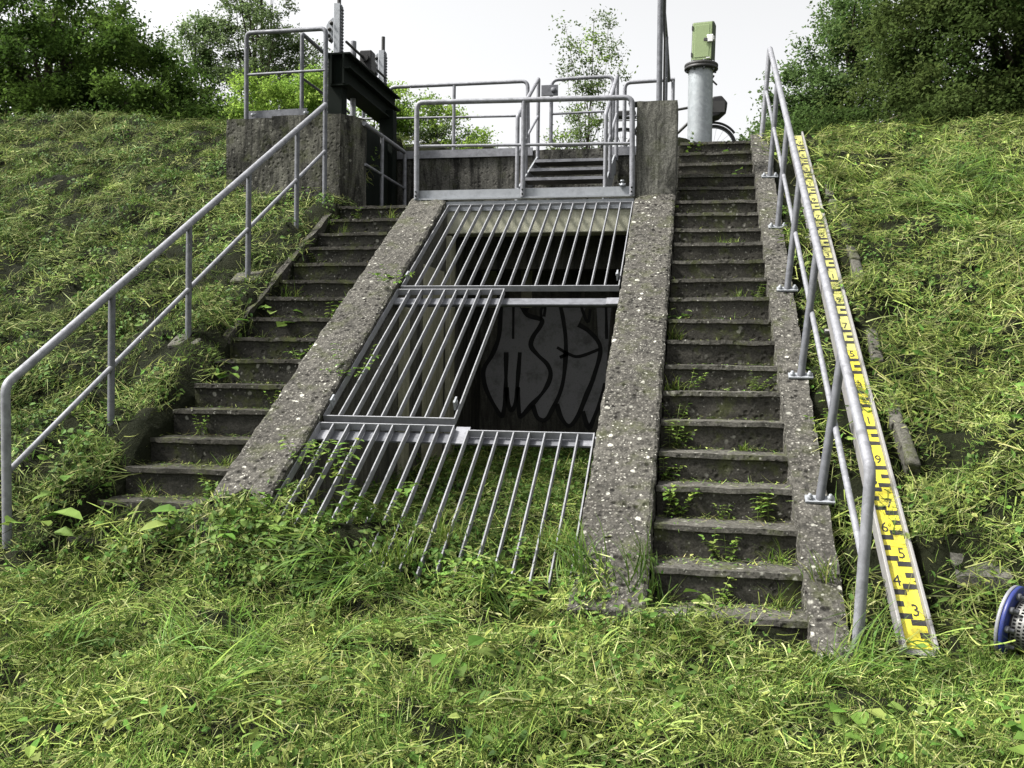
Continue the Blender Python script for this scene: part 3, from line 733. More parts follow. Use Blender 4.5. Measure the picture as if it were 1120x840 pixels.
def rails_platform():
    # railing round the top of the concrete block
    t = thing('block_railing', 'galvanised pipe railing with rounded corners on top of the concrete block', 'railing', (-3.6, -1.2, .09))
    path('top_rail', [(-4.06, -1.2, .06), (-4.065, -1.2, .965), (-3.15, -1.35, .915), (-3.136, -1.38, -.86)], .023, M['galv_dull'], t, .06)
    path('mid_rail', [(-4.06, -1.2, .54), (-3.14, -1.37, .50)], .014, M['galv_dull'], t, 0)
    path('side_rail', [(-3.48, -1.15, .06), (-3.48, -1.16, .945), (-3.45, .62, .90), (-3.45, .64, .06)], .021, M['galv_dull'], t, .03)
    path('mid_rail', [(-3.48, -1.15, .50), (-3.45, .63, .48)], .014, M['galv_dull'], t, 0)
    post((-3.46, -.3, .06), (-3.46, -.3, .92), .02, M['galv_dull'], t)
    m = MB(); m.obox((-3.75, -1.16, .135), (.34, -.02, 0), (0, .004, 0), (0, 0, .05)); m.build('kick_plate', M['galv_dull'], t)
    for x in (-4.0, -3.43):
        m = MB(); m.lathe((x, -1.20, .13), (1, -.2, .1), [(0, 0), (.018, 0), (.018, .02), (.01, .02), (.01, .05), (0, .05)], 8); m.build('bolt', M['galv_light'], t)
    # front railing over the intake
    t = thing('platform_railing', 'front galvanised railing bolted to the platform edge above the gratings', 'railing', (-1.15, -1.4, ZP))
    path('top_rail', [(-2.178, -1.43, -.80), (-2.186, -1.43, .128), (-.118, -1.43, .100), (-.106, -1.43, -.80)], .0255, M['galv'], t, .07)
    path('mid_rail', [(-2.18, -1.43, -.292), (-.11, -1.43, -.325)], .0145, M['galv'], t, 0)
    post((-1.137, -1.43, -.80), (-1.137, -1.43, .11), .0235, M['galv'], t)
    m = MB(); m.box(-2.2, -.085, -1.405, -1.395, -.795, -.715); m.box(-1.95, -.09, -1.42, -1.395, -.92, -.83); m.build('kick_plate', M['galv_light'], t)
    m = MB(); m.box(-2.2, -.085, -1.44, -1.38, -.812, -.797); m.build('edge_angle', M['galv_light'], t)
    for x in (-2.18, -1.137, -.11):
        for z in (-.735, -.775):
            m = MB(); m.lathe((x, -1.455, z), (0, -1, 0), [(.009, 0), (.009, .008), (0, .008)], 6); m.build('bolt', M['dark_steel'], t)
    m = MB(); m.lathe((-.20, -1.42, -.715), (0, 0, 1), [(0, 0), (.022, 0), (.022, .015), (.012, .015), (.012, .04), (.018, .04), (.018, .055), (0, .055)], 8)
    m.tube([(-.23, -1.42, -.70), (-.17, -1.42, -.70)], .011, 8); m.build('latch', M['galv_light'], t)
    # railing along the gate shaft
    t = thing('shaft_railing', 'galvanised railing running back from the concrete block along the gate shaft', 'railing', (-2.85, -.3, ZP))
    path('top_rail', [(-2.85, -1.05, .045), (-2.85, .36, .055), (-2.85, .38, ZP)], .023, M['galv'], t, .03)
    path('mid_rail', [(-2.85, -1.0, -.36), (-2.85, .37, -.36)], .0145, M['galv'], t, 0)
    post((-2.85, -.47, ZP), (-2.85, -.47, .04), .021, M['galv'], t)
    # rear railing left of the metal stairs
    t = thing('rear_railing', 'rear galvanised railing with a rounded end left of the metal steps', 'railing', (-2.3, .5, 0))
    path('top_rail', [(-3.12, .52, .70), (-3.09, .52, .86), (-1.445, .52, .865), (-1.42, .52, -.3)], .022, M['galv'], t, .07)
    path('mid_rail', [(-3.42, .52, .50), (-1.44, .52, .47)], .014, M['galv'], t, 0)
    post((-2.31, .52, .0), (-2.31, .52, .85), .02, M['galv'], t)
    # rear railing right of the metal stairs
    t = thing('rear_railing', 'rear galvanised railing between the metal steps and the concrete pillar', 'railing', (-.2, .5, 0))
    path('top_rail', [(-.335, .52, -.5), (-.335, .52, .80), (.22, .52, .815)], .022, M['galv'], t, .07)
    path('mid_rail', [(-.335, .52, .42), (.22, .52, .44)], .014, M['galv'], t, 0)
    post((.20, .52, 0), (.20, .52, .805), .02, M['galv'], t)
    # railing on the pillar seen end on
    t = thing('pillar_railing', 'tall galvanised railing seen end on above the concrete pillar', 'railing', (.12, -.8, .06))
    m = MB(); m.tube([(.12, -1.22, .05), (.118, -1.22, 1.27)], .027, 12); m.build('post', M['galv_dull'], t)
    m = MB(); m.box(.152, .166, -1.19, -1.02, .07, 1.35); m.build('flat_stay', M['iron'], t)
    m = MB(); m.tube([(.145, -.35, .0), (.145, -.35, 1.0)], .024, 12); m.build('post', M['galv_dull'], t)
    path('top_rail', [(.118, -1.22, 1.27), (.14, -.35, 1.02), (.15, .5, .80)], .024, M['galv_dull'], t, 0)
    m = MB(); m.box(.06, .18, -1.28, -1.16, .062, .075); m.build('base_plate', M['galv_light'], t)
    # self-closing gate leaf at the head of the metal stairs
    t = thing('gate_leaf', 'loop-shaped galvanised gate leaf hanging at the top of the metal steps', 'gate', (-.8, .58, 0))
    loop = [(-.8, .60, .90), (-.47, .60, .90), (-.47, .60, .15), (-1.18, .60, .135), (-1.18, .60, .89), (-.8, .60, .90)]
    path('frame', loop, .021, M['galv'], t, .08)
    path('mid_rail', [(-1.18, .60, .50), (-.47, .60, .51)], .014, M['galv'], t, 0)
    m = MB(); m.box(-1.29, -1.10, .55, .575, .70, .82); m.lathe((-1.15, .555, .76), (0, -1, 0), [(.03, 0), (.03, .02), (0, .02)], 12); m.build('hinge_plate', M['galv_dull'], t)
    # metal stairs
    t = thing('metal_steps', 'short galvanised metal stair with handrails climbing from the platform to the dam crest', 'stairs', (-.85, -.3, ZP))
    x0, x1 = -1.28, -.42
    for i, (y, z) in enumerate(((-.9, -.625), (-.62, -.465), (-.34, -.315), (-.02, -.155))):
        m = MB(); m.box(x0+.02, x1-.02, y+.004, y+.22, z-.03, z); tr = m.build('tread', M['iron'], t)  # dark slab colour stands for the shaded underside of open treads
        m = MB(); m.box(x0+.02, x1-.02, y-.012, y, z-.026, z+.004); m.build('nosing', M['galv'], tr, loc=(0, 0, 0))
    for x in (x0, x1):
        m = MB(); m.extrude_x([(-.98, ZP+.02), (-.98, ZP+.2), (.25, -.06), (.44, -.06), (.44, -.25), (.30, -.25), (-.75, ZP+.02)], x-.008, x+.008); m.build('stringer_plate', M['galv_light'], t)
        xo = x-.012 if x < -1 else x+.012
        path('handrail', [(xo, -.9, ZP+.05), (xo, -.9, .10), (xo, .36, .84), (xo, .36, -.10)], .021, M['galv'], t, .03)
        path('mid_rail', [(xo, -.9, -.28), (xo, .36, .42)], .014, M['galv'], t, 0)
        post((xo, -.4, -.45), (xo, -.4, .39), .019, M['galv'], t)
rails_platform()

# ------------------------------------------------------------------ sluice gate frame
def sluice():
    t = thing('sluice_gate', 'dark green steel gate frame standing on the concrete block with two rack spindles', 'sluice gate', (-3.05, -.4, .1))
    X0, X1 = -3.12, -2.96
    m = MB(); m.box(-3.185, -3.03, -1.20, -1.06, .09, .70); bevel(m.build('frame_post', M['dark_steel'], t), .006)
    m = MB(); m.box(-3.07, -2.905, .08, .22, ZP, .48); bevel(m.build('frame_post', M['dark_steel'], t), .006)
    m = MB()
    m.box(-3.20, -2.93, -1.26, .42, .688, .705); m.box(-3.01, -2.992, -1.26, .42, .40, .688); m.box(-3.14, -3.122, -1.26, .42, .40, .688)
    m.box(-3.0, -2.925, -1.26, .42, .545, .56); m.box(-3.15, -2.94, -1.24, .36, .385, .40)
    m.build('cross_beam', M['dark_steel'], t)
    for y, x, zt, s in ((-1.10, -3.11, 1.24, 1), (.05, -3.02, 1.13, 1)):
        m = MB(); m.box(x-.038, x+.022, y-.04, y+.04, .705, zt); m.build('rack_housing', M['galv_light'], t)
        m = MB(); m.box(x+.023, x+.034, y-.03, y+.03, .71, zt-.02)
        for k in range(int((zt-.75)/.032)): m.box(x+.034, x+.041, y-.03, y+.03, .73+k*.032, .73+k*.032+.016)
        m.build('toothed_rack', M['galv_dull'], t)
        m = MB(); m.tube([(x, y, zt-.05), (x, y, zt+.16 if s else zt)], .02, 10); m.build('spindle', M['iron'], t)
        m = MB(); poly = [(x-.05, .86), (x-.05, 1.10), (x-.10, 1.06), (x-.12, 1.02), (x-.12, .90), (x-.07, .84)]
        m.add([(a, y-.035, b) for a, b in poly] + [(a, y-.02, b) for a, b in poly], [tuple(range(6)), tuple(range(6, 12))[::-1]] + [(i, (i+1) % 6, 6+(i+1) % 6, 6+i) for i in range(6)])
        m.build('bracket', M['galv_light'], t)
        for i, (a, b) in enumerate(((x-.065, 1.04), (x-.085, .98), (x-.095, .92), (x-.075, .87))):
            m = MB(); m.lathe((a, y-.036, b), (0, -1, 0), [(.02, 0), (.02, .014), (.01, .014), (.01, .03), (0, .03)], 6); m.build('bolt', M['iron'], t)
    m = MB(); m.tube([(-3.03, -1.10, .86), (-2.99, .05, .83)], .014, 8); m.build('drive_shaft', M['iron'], t)
    m = MB(); m.box(-3.06, -2.93, -.62, -.48, .71, .93); m.box(-3.05, -2.94, -.48, -.40, .74, .84); m.tube([(-2.99, -.66, .84), (-2.99, -.36, .84)], .04, 10); bevel(m.build('gearbox', M['black'], t), .01)
    m = MB(); m.box(-3.03, -2.955, -.85, .05, -.7, .10); m.build('gate_plate', M['dark_steel'], t)
    m = MB(); m.tube([(-3.08, -.75, .2), (-3.08, -.75, .98)], .03, 10); m.build('lifting_rod', M['galv'], t)
sluice()

# ------------------------------------------------------------------ instrument pipe with cabinet
def pipe_post():
    cx, y, z0 = .50, .85, 0.0
    t = thing('instrument_post', 'galvanised pipe post with a flange and olive cabinet at the head of the right stairs', 'instrument post', (cx, y, z0))
    m = MB(); m.lathe((cx, y, -.05), (0, 0, 1), [(.139, 0), (.139, 1.05)], 32); m.build('pipe', M['pipe'], t)
    m = MB(); m.lathe((cx+.005, y, 1.0), (0, 0, 1), [(.13, 0), (.185, 0), (.19, .006), (.19, .022), (.186, .026), (.186, .034), (.19, .038), (.19, .058), (.185, .064), (0, .064)], 32); m.build('flange', M['iron'], t)
    for k in range(8):
        a = k*math.pi/4+.2
        m = MB(); m.lathe((cx+.005+.162*math.cos(a), y+.162*math.sin(a), .975), (0, 0, 1), [(0, 0), (.013, 0), (.013, .025), (.009, .09), (.013, .09), (.013, .105), (0, .105)], 6); m.build('bolt', M['galv_dull'], t)
    rot = Matrix.Rotation(R_(-9), 4, 'Z'); c = Vector((cx+.02, y, 1.07))
    def bx(m, x0, x1, y0, y1, z0, z1):
        vs = [c + (rot @ Vector((x+.02*(zz), yy, zz))) for zz in (z0, z1) for yy in (y0, y1) for x in (x0, x1)]
        m.add(vs, [(0,2,3,1),(4,5,7,6),(0,1,5,4),(2,6,7,3),(1,3,7,5),(0,4,6,2)])
    m = MB(); bx(m, -.125, .125, -.06, .10, .0, .465); cb = bevel(m.build('cabinet', M['cabinet_side'], t), .018, 3)
    m = MB(); bx(m, -.112, .108, -.082, -.063, .025, .45); bevel(m.build('cabinet_door', M['cabinet'], cb, loc=(0, 0, 0)), .008, 2)
    cb.children[0].location = Vector((0, 0, 0)) - Vector(t.location) * 0
    m = MB(); bx(m, -.085, .08, -.086, -.080, .055, .42); d = m.build('door_panel', M['cabinet'], cb, loc=(0, 0, 0)); bevel(d, .004)
    m = MB(); bx(m, .055, .125, -.105, -.085, .215, .30); bx(m, .09, .135, -.10, .0, .235, .285); bevel(m.build('latch', M['latch'], cb, loc=(0, 0, 0)), .008)
    m = MB(); bx(m, .02, .06, -.11, -.10, .225, .265); bevel(m.build('padlock', M['iron'], cb, loc=(0, 0, 0)), .006)
    for zz in (.07, .37):
        m = MB(); bx(m, -.122, -.108, -.09, -.06, zz, zz+.045); m.build('hinge', M['iron'], cb, loc=(0, 0, 0))
    for xx in (-.06, .04):
        m = MB(); bx(m, xx, xx+.03, -.075, -.055, -.006, .012); m.build('foot', M['galv'], cb, loc=(0, 0, 0))
    m = MB(); bx(m, .05, .09, -.0845, -.083, .04, .052); m.build('sticker', M['latch'], cb, loc=(0, 0, 0))
pipe_post()
# ------------------------------------------------------------------ staff gauge
def gauge():
    t = thing('staff_gauge', 'long yellow and black water level gauge lying down the slope beside the right handrail', 'water gauge', (1.48, -3, -1.8))
    GU = -GD                                              # up-slope
    O = Vector((1.478, -6.08, S*-6.08)) + GN*.018
    L = 6.10/ math.cos(math.atan(S)) if False else 6.10*math.sqrt(1+S*S)
    def P(x, s, h): return O + Vector((1, 0, 0))*x + GU*s + GN*h
    def slab(m, x0, x1, s0, s1, h0, h1):
        vs = [P(x, s, h) for h in (h0, h1) for s in (s0, s1) for x in (x0, x1)]
        m.add(vs, [(0,2,3,1),(4,5,7,6),(0,1,5,4),(2,6,7,3),(1,3,7,5),(0,4,6,2)])
    for x0, x1 in ((-.075, -.058), (.058, .075)):
        m = MB(); slab(m, x0, x1, 0, L, -.04, .05); bevel(m.build('side_rail', M['alu'], t), .004)
    m = MB(); slab(m, -.0575, .0575, .0, L, .0, .008); m.build('back_channel', M['alu'], t)
    B = .1*math.sqrt(1+1/S/S)                             # 10 cm of level measured along the slope
    n0 = 2; s = .02; k = 0; first = .055
    # plates of one metre
    edges = [0.03]
    while edges[-1] < L-.03: edges.append(min(L-.02, edges[-1] + B*(3.45 if len(edges) == 1 else 5)))
    for i in range(len(edges)-1):
        m = MB(); slab(m, -.056, .056, edges[i]+.002, edges[i+1]-.002, .0085, .012); m.build('plate', M['yellow'] if edges[i] < 2.2 else M['pale_yellow'], t)
    n = 0; s0 = .015
    while s0 + B < L-.05:
        num = n + 1
        right = (num % 2 == 1)                            # alternating comb blocks
        for j in range(5):
            a = s0 + B*j/5
            if j % 2 == 0:
                w = .060 if j != 2 else .036
                x0, x1 = ((.055-w, .055) if right else (-.055, -.055+w))
                if a > .03:
                    m = MB(); slab(m, x0, x1, a, a+B/5*.9, .0121, .0136); m.build('mark', M['markblack'], t)
        dg = digit_mesh(str((num+1) % 10))
        if dg and s0 > .2:
            o = link('digit', dg, t)
            xx = -.045 if right else .006
            mt = Matrix((Vector((1, 0, 0)), GU, GN)).transposed().to_4x4()
            mt.translation = P(xx, s0+B*.10 if True else 0, .0140) - Vector(t.location)
            o.matrix_local = mt @ Matrix.Diagonal((.075, .11, 1, 1))
        s0 += B; n += 1
    for sgl in (1.05, 3.0, 4.6):
        m = MB(); slab(m, -.10, .10, sgl, sgl+.03, -.06, -.041); m.build('fixing_bracket', M['alu'], t)
_dig = {}
def digit_mesh(ch):
    if ch not in _dig:
        c = bpy.data.curves.new('digit', 'FONT'); c.body = ch; c.size = 1.0; c.resolution_u = 2
        o = bpy.data.objects.new('digit', c); COL.objects.link(o)
        bpy.context.view_layer.update()
        me = bpy.data.meshes.new_from_object(o.evaluated_get(bpy.context.evaluated_depsgraph_get()))
        bpy.data.objects.remove(o); me.materials.clear(); me.materials.append(M['markblack']); me.name = 'digit'
        _dig[ch] = me
    return _dig[ch]
gauge()

# ------------------------------------------------------------------ hose strainer with a blue flange
def strainer():
    c = Vector((1.875, -6.02, -3.49)); ax = Vector((.80, -.58, -.10)).normalized()
    t = thing('hose_strainer', 'perforated metal suction strainer with a bolted blue flange lying in the grass', 'strainer', c)
    m = MB(); m.lathe(c, ax, [(.10, -.03), (.195, -.03), (.20, -.026), (.20, -.012), (.196, -.01)], 40); m.build('gasket', M['galv'], t)
    m = MB(); m.lathe(c, ax, [(.10, -.008), (.196, -.008), (.202, -.004), (.202, .012), (.197, .016), (.12, .016)], 40); m.build('flange', M['blue'], t)
    up = ax.cross(Vector((0, 0, 1))).normalized(); vv = ax.cross(up)
    for k in range(10):
        a = 2*math.pi*k/10; q = c + (up*math.cos(a) + vv*math.sin(a))*.166
        m = MB(); m.lathe(q, ax, [(.02, .016), (.02, .034), (.012, .034), (.012, .06), (0, .06)], 6); m.build('bolt', M['galv_dull'], t)
    m = MB(); m.lathe(c, ax, [(.128, .0), (.128, .50), (.0, .52)], 32); m.build('lining', M['black'], t)
    # perforated sheet: a grid of slots cut out of a drum
    m = MB(); na, nl = 44, 16; r = .138; vs = []; fs = []
    def P(a, h): return c + ax*h + (up*math.cos(a) + vv*math.sin(a))*r
    da = 2*math.pi/na; dl = .44/nl
    for i in range(na):
        for j in range(nl):
            a0 = i*da + (da/2 if j % 2 else 0); h0 = .03 + j*dl; a1 = a0+da; h1 = h0+dl
            ai, aj = a0+da*.22, a1-da*.22; hi, hj = h0+dl*.2, h1-dl*.2
            o = [P(a0, h0), P(a1, h0), P(a1, h1), P(a0, h1), P(ai, hi), P(aj, hi), P(aj, hj), P(ai, hj)]
            m.add(o, [(0, 1, 5, 4), (1, 2, 6, 5), (2, 3, 7, 6), (3, 0, 4, 7)])
    b = m.build('perforated_basket', M['mesh_steel'], t)
    for o in t.children: o.location = -c*.8; o.scale = (.8, .8, .8)
strainer()

# ------------------------------------------------------------------ bicycle on the dam crest
def bicycle():
    Y0 = 2.0; z = .06
    t = thing('bicycle', 'dark bicycle with a black handlebar bag parked behind the concrete pillar and pipe post', 'bicycle', (.1, Y0, z))
    def wheel(cx):
        c = Vector((cx, Y0, z+.30))
        m = MB(); m.tube([c + Vector((math.cos(a), 0, math.sin(a)))*.285 for a in frange(0, 2*math.pi, .16)], .018, 8, cap=False); w = m.build('wheel', M['black'], t)
        m = MB(); m.tube([c + Vector((math.cos(a), 0, math.sin(a)))*.262 for a in frange(0, 2*math.pi, .16)], .010, 6, cap=False); m.build('rim', M['galv_dull'], w, loc=(0, 0, 0))
        m = MB()
        for k in range(18):
            a = 2*math.pi*k/18; m.tube([c + Vector((0, .03 if k % 2 else -.03, 0)), c + Vector((math.cos(a), 0, math.sin(a)))*.26], .0016, 4)
        m.lathe(c-Vector((0, .05, 0)), (0, 1, 0), [(0, 0), (.022, 0), (.022, .1), (0, .1)], 10); m.build('spokes', M['galv_dull'], w, loc=(0, 0, 0))
    wheel(.66); wheel(-.46)
    R, F_, BB, ST, HT, HB = (-.46, Y0, z+.30), (.66, Y0, z+.30), (-.02, Y0, z+.28), (-.20, Y0, z+.74), (.40, Y0, z+.83), (.43, Y0, z+.70)
    m = MB()
    for a, b, r in ((BB, ST, .016), (ST, HT, .017), (BB, HB, .019), (HB, HT, .02)): m.tube([a, b], r, 8)
    for s in (-.05, .05):
        m.tube([(BB[0], Y0+s*.6, BB[2]), (R[0], Y0+s, R[2])], .010, 6); m.tube([(ST[0], Y0+s*.4, ST[2]), (R[0], Y0+s, R[2])], .009, 6)
    m.build('frame', M['iron'], t)
    m = MB()
    for s in (-.045, .045): m.tube([(.445, Y0+s, z+.67), (.66, Y0+s, z+.30)], .012, 6)
    m.build('fork', M['iron'], t)
    m = MB(); m.tube([HT, (.40, Y0, z+1.03), (.47, Y0, z+1.06)], .015, 8); m.tube(fillet([(.36, Y0-.29, z+1.08), (.47, Y0-.15, z+1.06), (.47, Y0+.15, z+1.06), (.36, Y0+.29, z+1.08)], .06), .012, 8); m.build('handlebar', M['black'], t)
    m = MB(); m.tube([(.52, Y0-.12, z+1.06), (.62, Y0-.12, z+1.12), (.66, Y0-.12, z+1.18)], .016, 6); m.tube([(.58, Y0-.12, z+1.18), (.70, Y0-.12, z+1.06)], .012, 6); m.build('light_bracket', M['black'], t)
    m = MB(); m.tube([ST, (-.24, Y0, z+.86)], .013, 8); m.build('seat_post', M['galv_dull'], t)
    m = MB(); m.add([(-.40, Y0-.08, z+.90), (-.40, Y0+.08, z+.90), (-.25, Y0+.05, z+.92), (-.08, Y0+.02, z+.91), (-.08, Y0-.02, z+.91), (-.25, Y0-.05, z+.92), (-.38, Y0-.05, z+.85), (-.38, Y0+.05, z+.85), (-.1, Y0, z+.87)],
        [(0, 1, 2, 5), (5, 2, 3, 4), (0, 6, 7, 1), (1, 7, 8, 3, 2), (0, 5, 4, 8, 6), (3, 8, 4), (6, 8, 7)]); bevel(m.build('saddle', M['black'], t), .012)
    m = MB()
    for s in (-.05, .05):
        m.tube([(-.24, Y0+s, z+.70), (-.66, Y0+s, z+.70)], .007, 6); m.tube([(-.60, Y0+s, z+.70), (R[0], Y0+s, R[2])], .006, 6)
    for q in (-.35, -.45, -.55): m.tube([(q, Y0-.05, z+.70), (q, Y0+.05, z+.70)], .005, 6)
    m.build('luggage_rack', M['iron'], t)
    m = MB(); m.box(-.62, -.30, Y0-.08, Y0+.08, z+.715, z+.80); bevel(m.build('rack_bag', M['black'], t), .02)
    m = MB(); poly = [(.58, .68), (.62, .65), (.73, .68), (.82, .76), (.835, .84), (.76, .93), (.66, .92), (.58, .84)]
    n = len(poly); m.add([(a, Y0-.13, z+b) for a, b in poly] + [(a, Y0+.13, z+b) for a, b in poly], [(i, (i+1) % n, n+(i+1) % n, n+i) for i in range(n)] + [tuple(range(n))[::-1], tuple(range(n, 2*n))])
    bevel(m.build('handlebar_bag', M['black'], t), .02, 3)
    m = MB(); m.box(.64, .80, Y0-.135, Y0-.131, z+.72, z+.86); m.build('bag_pocket', M['iron'], t)
    m = MB(); m.lathe((BB[0], Y0-.05, BB[2]), (0, 1, 0), [(.09, 0), (.09, .005), (0, .005)], 20); m.tube([(BB[0], Y0-.06, BB[2]), (BB[0]+.12, Y0-.07, BB[2]-.12)], .01, 6); m.tube([(BB[0]+.12, Y0-.07, BB[2]-.12), (BB[0]+.12, Y0-.16, BB[2]-.12)], .012, 6); m.build('crank', M['galv_dull'], t)
    m = MB(); m.tube([F_ and (F_[0]+.325*math.cos(a), Y0, F_[2]+.325*math.sin(a)) for a in frange(R_(35), R_(150), .12)], .016, 6); m.build('mudguard', M['black'], t)
bicycle()

# ------------------------------------------------------------------ half-buried kerb stones on the right slope
ke = thing('kerb_edging', 'broken line of half-buried concrete kerb stones in the grass right of the gauge', 'kerb', (1.68, -3.2, S*-3.2))
yk = -.9; ik = 0
while yk > -5.1:
    ln = rnd.uniform(.13, .20)
    if ik not in (3, 8, 10, 13):
        m = MB(); m.obox((1.68 + .02*math.sin(yk*2) + rnd.uniform(-.012, .012), yk, S*yk-.045+rnd.uniform(-.03, .025)), (.038, rnd.uniform(-.004, .004), rnd.uniform(-.012, .012)), GD*ln + Vector((rnd.uniform(-.012, .012), 0, rnd.uniform(-.012, .012))), GN*.06)
        bevel(m.build('kerb_stone', M['stone'], ke), .018, 3)
    yk -= 2*ln*math.cos(math.atan(S)) + .012; ik += 1
o = rough_sweep([(-.13, -.07), (.12, -.08), (.13, .05), (.03, .065), (-.11, .055)], frange(-.10, .10, .03), lambda u, w, q: (1.84+u, -5.58+q, S*-5.58-.005+w*.8+S*q*.8), .012, 8, M['stone'], 'field_stone', step=.03)
tag(o, 'broad grey stone in the grass left of the blue-flanged strainer', 'stone')

# ------------------------------------------------------------------ trees
def tree(name, label, cat, base, top, crown, pal, leaf=(.07, .11), nclump=60, per=140, crad=(.35, .7), seed=1, group=None, trunk=.16, nlimb=18, up=.35, mat='leaf'):
    r = np.random.RandomState(seed); rr = random.Random(seed)
    t = thing(name, label, cat, base, group)
    cents = []; W = []
    tot = sum(e[6] for e in crown)
    for cx, cy, cz, rx, ry, rz, wgt in crown:
        n = max(2, int(nclump*wgt/tot))
        for _ in range(n):
            d = r.normal(size=3); d /= np.linalg.norm(d); q = (r.random_sample()**.42)
            cents.append((cx+d[0]*rx*q, cy+d[1]*ry*q, cz+d[2]*rz*q))
    cents = np.array(cents)
    # trunk and limbs
    m = MB(); b = Vector(base); tp = Vector(top)
    pts = [b.lerp(tp, i/5) + Vector((rr.uniform(-.08, .08), rr.uniform(-.08, .08), 0))*(i > 0) for i in range(6)]
    m.tube(pts, [trunk*(1-.16*i) for i in range(6)], 9)
    for i in r.choice(len(cents), min(nlimb, len(cents)), replace=False):
        c = Vector(cents[i]); k = rr.uniform(.25, .9)
        s = b.lerp(tp, k)
        if c.z < s.z: s = b.lerp(tp, max(.1, k-.3))
        mid = s.lerp(c, .5) + Vector((rr.uniform(-.2, .2), rr.uniform(-.2, .2), rr.uniform(0, .3)))*min(1, (c-s).length*.4)
        m.tube([s, s.lerp(mid, .55), mid, mid.lerp(c, .6)+Vector((0, 0, .05)), c], [trunk*.42, trunk*.32, trunk*.22, trunk*.13, .006], 6)
    m.build('trunk', M['bark'], t)
    # crown: leaves in clumps
    n = len(cents)*per
    ci = np.repeat(np.arange(len(cents)), per)
    cr = r.uniform(crad[0], crad[1], len(cents))[ci][:, None]
    off = r.normal(size=(n, 3))*.48*cr*np.array([1, 1, .62])
    # twiggy sprays: pull leaves of a clump onto a few short twigs
    tw = r.normal(size=(len(cents), 9, 3)); tw /= np.linalg.norm(tw, axis=2, keepdims=True); tw[:, :, 2] *= .6
    tid = r.randint(0, 9, n); along = r.random_sample((n, 1))**.7
    twp = tw[ci, tid]*along*cr + r.normal(size=(n, 3))*.09*cr
    sel = (r.random_sample((n, 1)) < .75)
    P = cents[ci] + np.where(sel, twp, off)
    nr = r.normal(size=(n, 3)); nr[:, 2] = np.abs(nr[:, 2]) + up; nr /= np.linalg.norm(nr, axis=1, keepdims=True)
    a = np.cross(nr, r.normal(size=(n, 3))); a /= np.linalg.norm(a, axis=1, keepdims=True) + 1e-9
    bb = np.cross(nr, a)
    L = r.uniform(leaf[0], leaf[1], (n, 1)); Wd = L*r.uniform(.42, .65, (n, 1))
    V = np.stack([P, P+a*L*.45+bb*Wd*.5+nr*L*.05, P+a*L, P+a*L*.45-bb*Wd*.5+nr*L*.05], 1).reshape(-1, 3)
    F = np.arange(4*n).reshape(n, 4)
    pal = np.array(pal); base_c = pal[r.randint(0, len(pal), len(cents))][ci]*r.uniform(.8, 1.2, (n, 1))
    me = fast_mesh('crown', V, F, M[mat], np.repeat(base_c, 4, 0))
    o = bpy.data.objects.new('crown', me); COL.objects.link(o); o.parent = t; o.location = -Vector(base)
    return t
DARK = [(.042, .08, .015), (.058, .10, .019), (.035, .066, .013), (.075, .125, .024)]
MID = [(.065, .115, .03), (.085, .14, .042), (.10, .155, .055)]
LIGHT = [(.19, .29, .05), (.24, .34, .07), (.15, .25, .042)]
PALE = [(.13, .18, .075), (.155, .21, .095), (.11, .16, .06)]
GT = 'trees growing beyond the dam crest'
tree('broadleaf_tree', 'large dark green leafy tree filling the top left corner behind the bank', 'tree', (-12.3, 7.0, -1.0), (-12.2, 7, 4.6),
     [(-12.6, 7, 3.2, 3.2, 2.6, 2.8, 5), (-10.3, 6.6, 2.2, 1.9, 1.7, 1.5, 2.2), (-13.5, 6.5, 1.3, 3, 2, 1.3, 2.5), (-9.6, 6.6, 1.2, 1.5, 1.3, .9, 1.3), (-11.5, 8, 1.3, 3.2, 1.2, 1.0, 2.5)], DARK, (.06, .105), 430, 600, (.35, .75), 3, GT, .22, 40)
tree('broadleaf_tree', 'dense dark shadowy tree at the top right overhanging the right bank', 'tree', (5.4, 6.6, -1.0), (5.6, 6.6, 4.8),
     [(5.6, 6.6, 3.0, 2.7, 2.2, 2.4, 6), (4.1, 6.2, 1.5, 2.2, 1.6, 1.0, 2.5), (6.5, 6, 1.3, 2.4, 1.8, 1.1, 2.5), (4.3, 6.3, 3.6, 1.1, 1.1, 1.3, 1.4), (4.6, 7.6, 1.1, 3.0, 1.0, .9, 2.2)], [(.058, .09, .024), (.075, .11, .03), (.09, .125, .036), (.05, .085, .022)], (.06, .09), 430, 520, (.35, .75), 4, GT, .2, 40)
tree('broadleaf_tree', 'lighter airy tree with sky gaps left of the dark right-hand tree', 'tree', (3.2, 9.0, -1.2), (3.3, 9, 4.2),
     [(3.0, 9, 2.9, 1.1, 1.0, 1.5, 3), (2.35, 8.8, 2.4, .75, .8, .7, 1.2), (3.4, 9, 4.3, .8, .8, .9, 1.2), (2.2, 8.8, 1.5, 1.0, .8, .5, 1.1)], MID, (.055, .09), 140, 300, (.3, .55), 5, GT, .12, 26)
tree('bush', 'low green bush at the foot of the right handrail top, against the sky', 'bush', (1.9, 7.4, -.8), (1.9, 7.4, 1.3),
     [(2.0, 7.4, 1.35, .9, .7, .6, 2), (1.15, 7.4, 1.3, .5, .5, .4, .9)], MID, (.06, .10), 60, 190, (.25, .42), 6, GT, .06, 10)
tree('birch_tree', 'tall grey-green feathery tree behind the concrete block, left of two', 'tree', (-13.4, 15, -2), (-13.4, 15, 7.2),
     [(-13.5, 15, 5.2, .9, .9, 2.2, 2.2), (-13.6, 15, 3.6, 1.3, 1.0, 1.4, 1.8), (-13.1, 15, 6.6, .6, .6, 1.0, .6)], PALE+MID, (.06, .10), 150, 200, (.3, .55), 7, GT, .1, 26)
